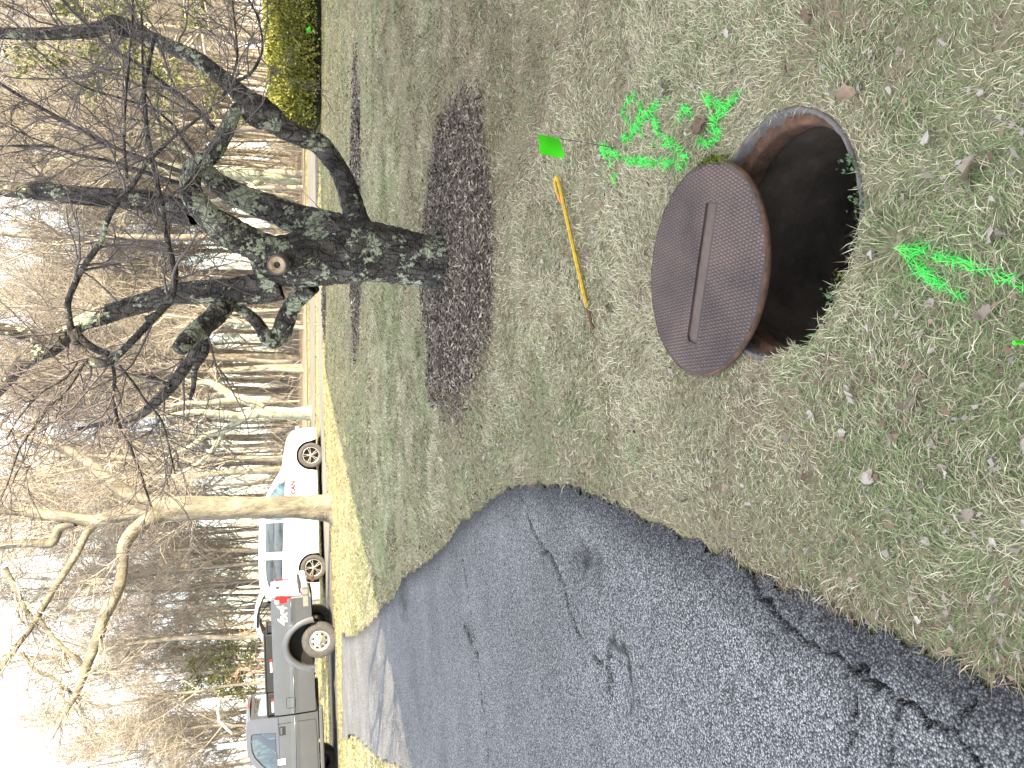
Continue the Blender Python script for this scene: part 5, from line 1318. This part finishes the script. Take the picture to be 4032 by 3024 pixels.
# evergreen tree behind the hedge
def evergreen(label, x, y, h, n, g, rad=2.2, low=.22, dens=.16, tints=((.055, .070, .018), (.19, .20, .055))):
    z0 = float(gz(x, y)); r = empty('evergreen_tree', (x, y, z0)); props(r, label, 'tree')
    m = MB(); m.tube([(0, 0, -.1), (.1, 0, h * .4), (.05, .1, h * .75), (0, 0, h)], [.16, .12, .07, .02], 9); m.build('trunk', M['bark_wood'], r, True)
    V, F = [], []; cl = []
    P_ = np.array([[[0, 0, z] for z in np.linspace(h * low, h * .95, 8)]]); Q_ = np.linspace(.09, .02, 8)[None]
    b1, r1 = sprout(P_, Q_, 46, 0, 1, (1.1, 1.7), (rad * .6, rad * 1.2), 6, -.02, .12, .5, g, .012)
    b2, r2 = sprout(b1, r1, 4, .3, 1, (.3, .9), (.4, .9), 4, -.02, .2, .6, g, .007)
    vv, ff = cat([tubes(b1, r1, 5), tubes(b2, r2, 4)]); link('branches', mesh_np('branches', vv, ff), M['bark_wood_twig'], r)
    tips = b2.reshape(-1, 3)[g.integers(0, b2.shape[0] * b2.shape[1], n)] + g.normal(size=(n, 3)) * .13
    V, F, c = sprigs(n, tips, g.normal(size=(n, 3)) * .5, dens, g, *tints)
    o = link('crown', mesh_np('crown', V, F, {'tint': ('FLOAT_COLOR', c)}), M['evergreen'], r); o['kind'] = 'stuff'
evergreen('yellow-green evergreen tree rising behind the clipped hedge', 12.2, 30.0, 9.0, 6500, gg, 3.4, .35)
evergreen('dark thin evergreen among the bare trees above the truck bed', -14.5, 43.0, 6.0, 3000, gg, 1.6, .3)
# brown-leaved saplings and brush
simple('beech_leaf', (.42, .21, .09), .7, var=.4, scale=3)
def beech(label, x, y, h, seed):
    g = np.random.default_rng(seed); z0 = float(gz(x, y)); r = empty('beech_sapling', (x, y, z0)); props(r, label, 'sapling')
    P_ = np.array([[[0.02 * i * g.normal(), 0.02 * i * g.normal(), h * i / 9] for i in range(10)]]); Q_ = np.linspace(.035, .008, 10)[None]
    vv, ff = tubes(P_, Q_, 6); link('trunk', mesh_np('trunk', vv, ff), M['bark_wood'], r)
    b1, r1 = sprout(P_, Q_, 22, .15, 1, (.6, 1.2), (.5, 1.3), 5, .02, .14, .6, g, .008); vv, ff = tubes(b1, r1, 4); link('branches', mesh_np('branches', vv, ff), M['bark_wood_twig'], r)
    pts = b1.reshape(-1, 3)[g.integers(0, b1.shape[0] * 5, 220)] + g.normal(size=(220, 3)) * .06
    o = clump('leaves', [tuple(p) for p in pts], .09, M['beech_leaf'], r, (0, 0, 0), seed, -.4); o['kind'] = 'stuff'
for i, (px, Yd, h, lb) in enumerate([(2480, 34, 2.6, 'beech sapling with brown leaves behind the raised liftgate'), (2620, 36, 3.0, 'beech sapling with brown leaves behind the long tool box'), (2930, 35, 2.6, 'beech sapling with brown leaves behind the truck cab'), (2010, 37, 2.2, 'beech sapling with brown leaves behind the white van'), (1185, 37, 1.8, 'beech sapling with brown leaves at the foot of the wood')]):
    p = W(1200, px, Yd)[0]; beech(lb, p.x, Yd, h, 70 + i)
gw = np.random.default_rng(66); nw = 170
yw = gw.uniform(74, 120, nw); xw = gw.uniform(-.56, .56, nw) * yw; hw_ = gw.uniform(8, 15, nw)
P_ = np.zeros((nw, 6, 3)); z_ = np.linspace(0, 1, 6); lw = gw.normal(size=(nw, 2)) * .10
P_[:, :, 2] = z_[None] * hw_[:, None] + gz(xw, yw)[:, None]; P_[:, :, 0] = xw[:, None] + lw[:, :1] * hw_[:, None] * z_[None]; P_[:, :, 1] = yw[:, None]
Q_ = (.16 * (1 - .85 * z_))[None] * gw.uniform(.6, 1.3, (nw, 1))
b1, r1 = sprout(P_, Q_, 9, .2, 1, (.4, 1.0), (2.0, 4.5), 4, .10, .12, .5, gw, .03)
b2, r2 = sprout(b1, r1, 5, .2, 1, (.3, 1.0), (.8, 2.0), 3, .05, .2, .6, gw, .022)
vv, ff = cat([tubes(P_, Q_, 5), tubes(b1, r1, 3), tubes(b2, r2, 3)])
props(link('far_wood', mesh_np('far_wood', vv, ff), M['bark_wood_twig']), 'far bare wood closing the view behind the nearer trees', 'wood', kind='stuff')
gb = np.random.default_rng(77); nb = 2000
yb = 35 + 32 * gb.random(nb) ** 1.2; xb = gb.uniform(-.55, .55, nb) * yb; kk = (xb > -8) | (yb > 42); xb, yb = xb[kk], yb[kk]; nb = len(xb)
P_ = np.zeros((nb, 5, 3)); P_[:, 0] = np.stack([xb, yb, gz(xb, yb)], 1); D = gb.normal(size=(nb, 3)) * .45; D[:, 2] = 1; hL = gb.uniform(.6, 4.0, nb)
for s in range(1, 5): D = D + gb.normal(size=D.shape) * .16; P_[:, s] = P_[:, s - 1] + D / np.linalg.norm(D, axis=1, keepdims=True) * (hL / 4)[:, None]
Q_ = np.linspace(.016, .006, 5)[None] * gb.uniform(.7, 1.6, (nb, 1))
b1, r1 = sprout(P_, Q_, 4, .25, 1, (.4, 1.1), (.3, .9), 4, .02, .2, .6, gb, .006)
vv, ff = cat([tubes(P_, Q_, 4), tubes(b1, r1, 3)])
props(link('undergrowth', mesh_np('undergrowth', vv, ff), M['bark_wood_twig']), 'tangle of thin bare stems under the trees of the wood', 'brush', kind='stuff')
# ================================================================== GRASS, PAINT MARKS, DEAD LEAVES
def C5(L): return [tuple(G(2350 + x * .3013, 300 + y * .3013))[:2] for x, y in L]
def C8(L): return [tuple(G(2900 + x * .904, y * .904))[:2] for x, y in L]
PAINT = [('arrow', 'green spray paint arrow line on the grass between the flag and the cover', [(C5([(130, 920), (180, 1060), (250, 1180)]), .028), (C5([(310, 1250), (330, 1390)]), .022), (C5([(140, 930), (300, 1010), (460, 1080), (600, 1120), (780, 1130), (900, 1130), (1040, 1150), (1180, 1200)]), .024), (C5([(1180, 1180), (1200, 1060), (1100, 980), (1000, 880), (940, 830)]), .028)]),
         ('letters', 'green spray paint letters on the grass, farther from the hole', [(C5([(585, 250), (500, 340), (430, 430), (430, 510), (520, 590), (560, 690)]), .020), (C5([(640, 370), (680, 460), (640, 560), (640, 650), (690, 790)]), .020), (C5([(850, 370), (790, 470), (720, 540), (640, 620), (580, 740), (500, 840), (440, 800)]), .024), (C5([(810, 560), (850, 640), (890, 790)]), .022), (C5([(800, 840), (800, 930)]), .015), (C5([(990, 250), (960, 320)]), .010)]),
         ('hook', 'small green spray paint hook between the two groups of painted letters', [(C5([(1120, 640), (1130, 540), (1200, 390), (1240, 480), (1280, 560)]), .018)]),
         ('letters', 'green spray paint letter on the grass close beside the hole rim', [(C5([(1890, 200), (1800, 320), (1720, 430), (1620, 520), (1530, 600), (1570, 680), (1610, 760), (1560, 850), (1470, 880), (1380, 850)]), .024), (C5([(1500, 250), (1480, 330), (1600, 360), (1690, 420)]), .022)]),
         ('near arrow', 'green spray paint arrow on the grass at the near side of the hole', [(C8([(735, 1085), (830, 1100), (960, 1132), (1080, 1172), (1180, 1212), (1300, 1268)]), .015), (C8([(735, 1085), (800, 1160), (880, 1225), (985, 1290)]), .016), (C8([(735, 1085), (830, 1068)]), .014)]),
         ('far', 'small far green paint spots on the lawn below the hedge flag', [([tuple(G(1281, 118))[:2], tuple(G(1281, 124))[:2]], .10), ([tuple(G(1284, 160))[:2], tuple(G(1284, 176))[:2]], .08)])]
def paint_id(x, y):
    out = np.full(np.shape(x), -1); 
    for i, (_, _, strokes) in enumerate(PAINT):
        for L, w in strokes:
            d = dist_poly(x, y, L); out = np.where(d < w * (.25 + .65 * fbm(x, y, 18, 2, 3.)), i, out)
    return out
PB = [[] for _ in PAINT]
STRAW = np.array([.46, .425, .275]); TAN = np.array([.37, .325, .21]); PALE = np.array([.54, .51, .365]); GRN = np.array([.125, .185, .07]); OLV = np.array([.25, .285, .135]); BRN = np.array([.22, .155, .105])

TUS = G(3500, 970)
LIP = [tuple(G(*p))[:2] for p in [(3420, 850), (3400, 920), (3382, 990), (3344, 1070), (3308, 1160), (3258, 1252), (3182, 1336), (3104, 1390), (2960, 1430), (2960, 1560), (3250, 1500), (3480, 1250), (3560, 950), (3500, 780)]]
def lip_in(x, y, off=0.0):
    """beyond the chord where turf hangs over the near left rim"""
    jx = (fbm(x, y, 22, 2, 2.) - .5) * .05; jy = (fbm(x, y, 22, 2, 5.) - .5) * .05
    return in_poly(x + jx, y + jy, LIP)
ax = np.arange(HOLE[0] - .42, HOLE[0] + .30, .012); ay = np.arange(HOLE[1] - .44, HOLE[1] + .25, .012); X, Y = np.meshgrid(ax, ay)
rr = np.hypot(X - HOLE[0], Y - HOLE[1]); inn = lip_in(X, Y) & (rr < .45)
Z = np.where(rr < .40, .016, .016 - (rr - .40) * .35) + (rng.random(X.shape) - .5) * .008
nx_ = len(ax); ii, jj = np.meshgrid(np.arange(nx_ - 1), np.arange(len(ay) - 1)); q = (jj * nx_ + ii).ravel(); Q = np.stack([q, q + 1, q + 1 + nx_, q + nx_], 1); Q = Q[inn.ravel()[Q].all(1)]
us = np.unique(Q); rm = np.full(X.size, -1); rm[us] = np.arange(len(us))
props(link('turf_lip', mesh_np('turf_lip', np.stack([X.ravel(), Y.ravel(), Z.ravel()], 1)[us], rm[Q]), M['thatch'], smooth=True), kind='structure')
def grass(name, y0, y1, dens, Lr, wr, segs, seed, lie, spread=.60, shrink=1.0):
    g = np.random.default_rng(seed)
    area = (y1 - y0) * (2 * spread * (y0 + y1) / 2 + .8); n = int(area * dens)
    # uniform over the trapezium
    yy = np.sqrt(g.uniform((y0 + .66) ** 2, (y1 + .66) ** 2, n)) - .66; xx = g.uniform(-1, 1, n) * (spread * yy + .4)
    r = np.hypot(xx - HOLE[0], yy - HOLE[1]); rc = np.hypot(xx - cc.x, yy - cc.y)
    ins = in_poly(xx, yy, DRIVE); de = dist_poly(xx, yy, DRIVE[:40])
    thin = fbm(xx, yy, 1.7, 3, 11.); bare = fbm(xx, yy, 5.0, 3, 23.)
    lipm = lip_in(xx, yy) & (r < .45)
    ok = ((r > .386) | lipm) & (rc > CR * .98) & (~ins | ((de < .05) & (g.random(n) < .45))) & (g.random(n) < np.clip(1.5 - bare * 1.15, .15, 1))
    ok &= g.random(n) < np.where(de < .35, np.clip(.65 + de * 1.0, 0, 1), 1)
    mv = mulch_val(xx, yy); ok &= (mv > 1.0) | (g.random(n) < np.clip((mv - .86) * 2.2, 0, .3))
    dt = np.hypot(xx - HB.x, yy - HB.y); ok &= dt > .3
    if y1 > 15: ok &= ~in_poly(xx, yy, LANE) & ~in_poly(xx, yy, FARROAD)
    if y1 > 30: ok &= yy < np.interp(xx, sorted([p.x for p in far_far]), [p.y for p in sorted(far_far, key=lambda p: p.x)]) + 1.6
    x, y, thin, bare, de, mv = xx[ok], yy[ok], thin[ok], bare[ok], de[ok], mv[ok]; n = len(x)
    flow = fbm(x, y, 2.1, 2, 31.) * 12.0 + g.normal(size=n) * 1.0
    L = g.uniform(Lr[0], Lr[1], n) * (.65 + .8 * fbm(x, y, 3.1, 2, 41.)); w = g.uniform(wr[0], wr[1], n)
    # tufts hanging over the rim of the hole
    near = np.hypot(x - HOLE[0], y - HOLE[1]) < .47; L = np.where(near, L * .72, L)
    h = g.uniform(lie[0], lie[1], n); d = np.stack([np.cos(flow), np.sin(flow), np.zeros(n)], 1)
    up = np.array([0, 0, 1.0]); e = np.stack([-np.sin(flow), np.cos(flow), g.normal(size=n) * .7], 1); e /= np.linalg.norm(e, axis=1, keepdims=True)
    lp = lip_in(x, y) & (np.hypot(x - HOLE[0], y - HOLE[1]) < .45)
    base = np.stack([x, y, lz(x, y) - .004 + np.where(lp, .016, 0)], 1)
    tus = np.hypot(x - TUS.x, y - TUS.y) < .075 * (.5 + g.random(n)); L = np.where(tus, L * 1.5, L); h = np.where(tus, np.maximum(h, .5), h)
    flow = np.where(tus, np.arctan2(y - TUS.y + .03, x - TUS.x) + g.normal(size=n) * .4, flow)
    d = np.stack([np.cos(flow), np.sin(flow), np.zeros(n)], 1)
    c = g.random(n); gn = np.clip((fbm(x, y, .9, 3, 53.) - .36) * 2.2 + (fbm(x, y, 4.2, 2, 61.) - .5) * 1.5 + .03, .12, .90)
    gn = np.where(y > 7, np.clip(gn * 1.0 + .05, 0, .8), gn); gn = gn * (1 - .72 * np.clip((y - 16 - np.clip(x, -4, 8) * 1.0) / 4, 0, 1))  # fewer green blades in the sunlit zone: sunshine worked into the colour mix
    isg = g.random(n) < gn * np.where(y < 3.4, .72, .92)
    tt = g.random((n, 1)); dry = np.where(c[:, None] < .52, STRAW * (1 - tt) + TAN * tt, np.where(c[:, None] < .82, STRAW * (1 - tt) + PALE * tt, TAN * (1 - tt) + BRN * tt))
    grn = GRN * (1 - tt) + OLV * tt
    sun_gold = np.clip((y - 11) / 6, 0, 1)[:, None]; dry = dry * (1 - sun_gold * (1 - np.array([1.06, .94, .62])))  # dormant straw, with warm sunlight also put into the far blades' colour
    col = np.where(isg[:, None], grn, dry)
    bp = np.clip((bare - .60) * 5, 0, 1) + np.clip(.25 - de, 0, .25) * 2.5 + np.clip(1.5 - mv, 0, .5) * .9 + np.where(y > 3.0, np.clip((fbm(x * .5, y * 1.6, .9, 3, 71.) - .47) * 5, 0, 1) * np.clip((x - .3) / 1.2, 0, 1) * np.clip((20 - y) / 6, 0, 1), 0)
    br = g.random(n) < np.clip(bp, 0, .85) * .75
    col = np.where(br[:, None], BRN * (1 - tt) + np.array([.27, .20, .14]) * tt, col)
    col = col * g.uniform(.75, 1.2, (n, 1))
    mx, my = x + d[:, 0] * L * .45, y + d[:, 1] * L * .45
    pid = paint_id(mx, my) if (y0 < 5 or y1 > 18) else np.full(n, -1); pid = np.where(g.random(n) < .88, pid, -1)
    pcol = np.array([.045, .62, .10]) * g.uniform(.6, 1.25, (n, 1)) + np.array([.06, .1, .0]) * g.random((n, 1)); col = np.where(pid[:, None] >= 0, pcol, col)
    lift = np.where(pid >= 0, 1.06, 1.0)
    if segs == 2:
        p1 = base + (d * (.42 * (1 - h * .6))[:, None] + up * (h * .50)[:, None]) * L[:, None] * lift[:, None]
        p2 = base + (d * (.95 * (1 - h * .35))[:, None] + up * (h * .62)[:, None] * g.uniform(.5, 1.3, (n, 1))) * L[:, None] * lift[:, None] + g.normal(size=(n, 3)) * np.array([.008, .008, .003])
        ww = (w / 2)[:, None]
        V = np.stack([base - e * ww, base + e * ww, p1 + e * ww * .85, p1 - e * ww * .85, p2], 1); nv = 5
        fq = np.array([(0, 1, 2), (0, 2, 3), (3, 2, 4)])
    else:
        p2 = base + (d * (1 - h * .5)[:, None] + up * h[:, None]) * L[:, None]; ww = (w / 2)[:, None]
        V = np.stack([base - e * ww, base + e * ww, p2], 1); nv = 3; fq = np.array([(0, 1, 2)])
    tip = np.array([.80, .80, 1.0, 1.0, 1.08]) if nv == 5 else np.array([.85, .85, 1.1])
    C = np.concatenate([col[:, None, :] * np.ones((1, nv, 1)), np.ones((n, nv, 1))], 2)
    for i in range(len(PAINT)):
        k = pid == i
        if k.any(): PB[i].append((V[k], C[k], fq, nv))
    k = pid < 0; V, C = V[k], C[k]; n = len(V)
    F = ((np.arange(n) * nv)[:, None, None] + fq[None]).reshape(-1, 3)
    o = link(name, mesh_np(name, V.reshape(-1, 3), F, {'tint': ('FLOAT_COLOR', C.reshape(-1, 4))}), M['grass_blade'])
    return o
props(grass('grass', .9, 3.2, 21000, (.028, .066), (.0016, .0032), 2, 1, (.10, .70)), 'straw and green grass blades in the foreground round the manhole', 'grass', kind='stuff')
props(grass('grass', 3.2, 6.2, 8000, (.032, .068), (.0024, .0045), 2, 2, (.12, .75)), 'winter grass of the lawn between the manhole and the mulch ring', 'grass', kind='stuff')
props(grass('grass', 6.2, 12, 2600, (.045, .08), (.005, .009), 1, 3, (.10, .55)), 'dull lawn grass round and behind the mulch ring', 'grass', kind='stuff')
props(grass('grass', 12, 36, 420, (.05, .09), (.009, .018), 1, 4, (.10, .5)), 'short lawn grass out to the road', 'grass', kind='stuff')
gp_ = np.random.default_rng(123)
for i, (nm, lb, st) in enumerate(PAINT[:-1]):
    for L_, w_ in st:
        A = np.array(L_); seg = np.linalg.norm(np.diff(A, axis=0), axis=1); n = int(seg.sum() * w_ * 2 * 12000)
        t_ = gp_.random(n) * seg.sum(); cs = np.concatenate([[0], np.cumsum(seg)]); x = np.interp(t_, cs, A[:, 0]) + gp_.normal(size=n) * w_ * .36; y = np.interp(t_, cs, A[:, 1]) + gp_.normal(size=n) * w_ * .36
        k = (np.hypot(x - HOLE[0], y - HOLE[1]) > .40) & (np.hypot(x - cc.x, y - cc.y) > CR + .01) & (fbm(x, y, 20, 2, 7.) < .58); x, y = x[k], y[k]; n = len(x)
        a = gp_.uniform(0, 6.28, n); ln = gp_.uniform(.015, .042, n); hh_ = gp_.uniform(.2, .8, n); d = np.stack([np.cos(a), np.sin(a), hh_], 1) * ln[:, None]; e = np.stack([-np.sin(a), np.cos(a), gp_.normal(size=n) * .6], 1) * .0011
        b_ = np.stack([x, y, lz(x, y) + .004], 1) - d * .4 * np.array([1, 1, 0]); p1 = b_ + d * .5 + np.array([0, 0, .003]); p2 = b_ + d
        V = np.stack([b_ - e, b_ + e, p1 + e, p1 - e, p2], 1); c_ = np.array([.045, .66, .10]) * gp_.uniform(.65, 1.25, (n, 1)) + np.array([.08, .1, .0]) * gp_.random((n, 1))
        PB[i].append((V, np.concatenate([c_[:, None, :] * np.ones((1, 5, 1)), np.ones((n, 5, 1))], 2), np.array([(0, 1, 2), (0, 2, 3), (3, 2, 4)]), 5))
for i, (nm, lb, st) in enumerate(PAINT):
    if not PB[i]: continue
    Vs, Fs, Cs, o_ = [], [], [], 0
    for V, C, fq, nv in PB[i]:
        n = len(V); Fs.append(((np.arange(n) * nv)[:, None, None] + fq[None]).reshape(-1, 3) + o_); Vs.append(V.reshape(-1, 3)); Cs.append(C.reshape(-1, 4)); o_ += n * nv
    props(link('paint_mark', mesh_np('paint_mark', np.concatenate(Vs), np.concatenate(Fs), {'tint': ('FLOAT_COLOR', np.concatenate(Cs))}), M['paint_blade']), lb, 'paint mark', 'green spray paint marks')
# long tussock by the near rim
def leaf_mesh(seed):
    g = np.random.default_rng(seed); n, k = 6, 4; V, F = [], []
    curl = g.uniform(-1.4, 2.2); bend = g.uniform(-.8, 1.0); lob = g.uniform(.1, .4)
    for i in range(n + 1):
        u = i / n; w = (.50 * math.sin(PI * min(1, u * 1.05 + .02)) ** .7) * (1 + lob * math.sin(u * 11 + seed)) + .02
        for j in range(k + 1):
            v = j / k * 2 - 1; a = v * curl * .8
            V.append((u - .5, v * w * (math.cos(a * .6)), .06 + abs(v) ** 1.5 * w * math.sin(abs(a) * .6) * .7 + bend * (u - .5) ** 2 * .6 + g.normal() * .07))
    for i in range(n):
        for j in range(k): a = i * (k + 1) + j; F.append((a, a + k + 1, a + k + 2, a + 1))
    me = mesh_np('leaf', np.array(V), F); me.materials.append(M['dead_leaf']); me.polygons.foreach_set('use_smooth', np.ones(len(me.polygons), dtype=bool)); return me
LEAF = [leaf_mesh(s) for s in range(9)]
gl = np.random.default_rng(90)
def put_leaf(x, y, s, label, group=None, z=.018):
    o = link('dead_leaf', LEAF[int(gl.integers(0, 9))]); o.location = (x, y, float(lz(x, y)) + z); o.scale = (s, s * gl.uniform(.6, 1.0), s)
    o.rotation_euler = (gl.normal() * .35, gl.normal() * .35, gl.uniform(0, 6.28)); props(o, label, 'leaf', group); return o
# leaves that can be picked out
for px, py, s, lb in [(3370, 370, .075, 'largest grey dead leaf on the grass to the right of the hole'), (3850, 680, .10, 'big torn tan leaf lying on the grass near the picture edge'), (3200, 60, .07, 'pale dead leaf high at the far right of the manhole grass'),
                      (3680, 540, .06, 'whitish curled leaf on the grass beyond the hole, right side'), (2645, 350, .10, 'long tan leaf beside the green painted letters'), (2778, 500, .085, 'upright pale leaf with green paint on its foot'), (3930, 930, .05, 'pale leaf just right of the near green arrow'),
                      (3900, 1240, .055, 'white curled leaf left of the near green arrow'), (2570, 1000, .045, 'small tan leaf touching the far edge of the manhole cover'), (3600, 1600, .07, 'cluster leaf, grey, on the grass between hole and driveway'),
                      (2665, 1455, .055, 'pale leaf at the left end of the manhole cover'), (3440, 1880, .05, 'pale leaf on the grass near the driveway edge crack'), (3840, 2030, .05, 'grey leaf near the driveway close to the picture edge'), (2190, 180, .06, 'grey leaf on the brown patch right of the flag')]:
    p = G(px, py); put_leaf(p.x, p.y, s * .82, lb, z=.020)
cnt = 0; tries = 0
while cnt < 170 and tries < 6000:
    tries += 1
    y = 1.15 + 5.5 * gl.random() ** 1.5; x = gl.uniform(-.52, .52) * y
    if in_poly(np.array([x]), np.array([y]), DRIVE)[0] or math.hypot(x - HOLE[0], y - HOLE[1]) < .45 or math.hypot(x - cc.x, y - cc.y) < .43 or float(mulch_val(np.array([x]), np.array([y]))[0]) < 1: continue
    de = float(dist_poly(np.array([x]), np.array([y]), DRIVE[:40])[0]); w_ = .42 + .9 * math.exp(-(de / .55) ** 2) * (x < .4) + .5 * (float(fbm(np.array([x]), np.array([y]), 2.2, 2, 5.)[0]) > .55)
    if gl.random() > w_: continue
    wh = ('beside the driveway edge' if de < .45 else 'on the grass at the near side of the hole' if y < HOLE[1] - .2 else 'on the grass between the driveway and the hole' if (y < 3.0 and x < HOLE[0]) else 'on the grass right of the hole' if y < 3.0 else 'on the grass beyond the manhole cover' if y < 4.4 else 'on the grass near the mulch ring')
    put_leaf(x, y, gl.uniform(.011, .026) * (1 + .16 * y), 'small curled dead leaf lying ' + wh, 'small dead leaves ' + wh, .010 + .012 * gl.random()); cnt += 1
# the rest of the litter: bits too small to tell apart
n = 5200; y = 1.1 + 7.5 * gl.random(n) ** 1.4; x = gl.uniform(-.56, .56, n) * y
de = dist_poly(x, y, DRIVE[:40]); k = ~in_poly(x, y, DRIVE) & (np.hypot(x - HOLE[0], y - HOLE[1]) > .42) & (np.hypot(x - cc.x, y - cc.y) > .40) & (mulch_val(x, y) > 1.0) & (gl.random(n) < .25 + .75 * np.exp(-(de / .3) ** 2) + .3 * (fbm(x, y, 2.2, 2, 5.) > .55) + .5 * np.exp(-((mulch_val(x, y) - 1) / .25) ** 2) + .4 * ((x > 1.0) & (y > 3.2) & (fbm(x * .5, y * 1.6, .9, 3, 71.) > .48)))
x, y = x[k], y[k]; n = len(x); s = gl.uniform(.003, .011, n) * (1 + .14 * y); a = gl.uniform(0, 6.28, n); p = np.stack([x, y, lz(x, y) + .014 + gl.random(n) * .014], 1)
d = np.stack([np.cos(a), np.sin(a), gl.normal(size=n) * .4], 1) * s[:, None]; e = np.stack([-np.sin(a), np.cos(a), gl.normal(size=n) * .5], 1) * (s * .5)[:, None]
V = np.stack([p - d, p - e * gl.uniform(.6, 1.4, (n, 1)) - d * gl.uniform(-.5, .6, (n, 1)) + np.array([0, 0, .004]), p + d, p + e * gl.uniform(.5, 1.2, (n, 1)) + d * gl.uniform(-.5, .5, (n, 1))], 1).reshape(-1, 3); cb = np.where(gl.random((n, 1)) < .5, np.array([[.26, .225, .20]]), np.array([[.19, .13, .09]])) * gl.uniform(.6, 1.3, (n, 1))
props(link('leaf_scraps', mesh_np('leaf_scraps', V, np.arange(n * 4).reshape(-1, 4), {'tint': ('FLOAT_COLOR', np.repeat(np.concatenate([cb, np.ones((n, 1))], 1), 4, 0))}), M['mulch_chip']), 'scraps of dead leaves strewn through the grass', 'leaf litter', kind='stuff')
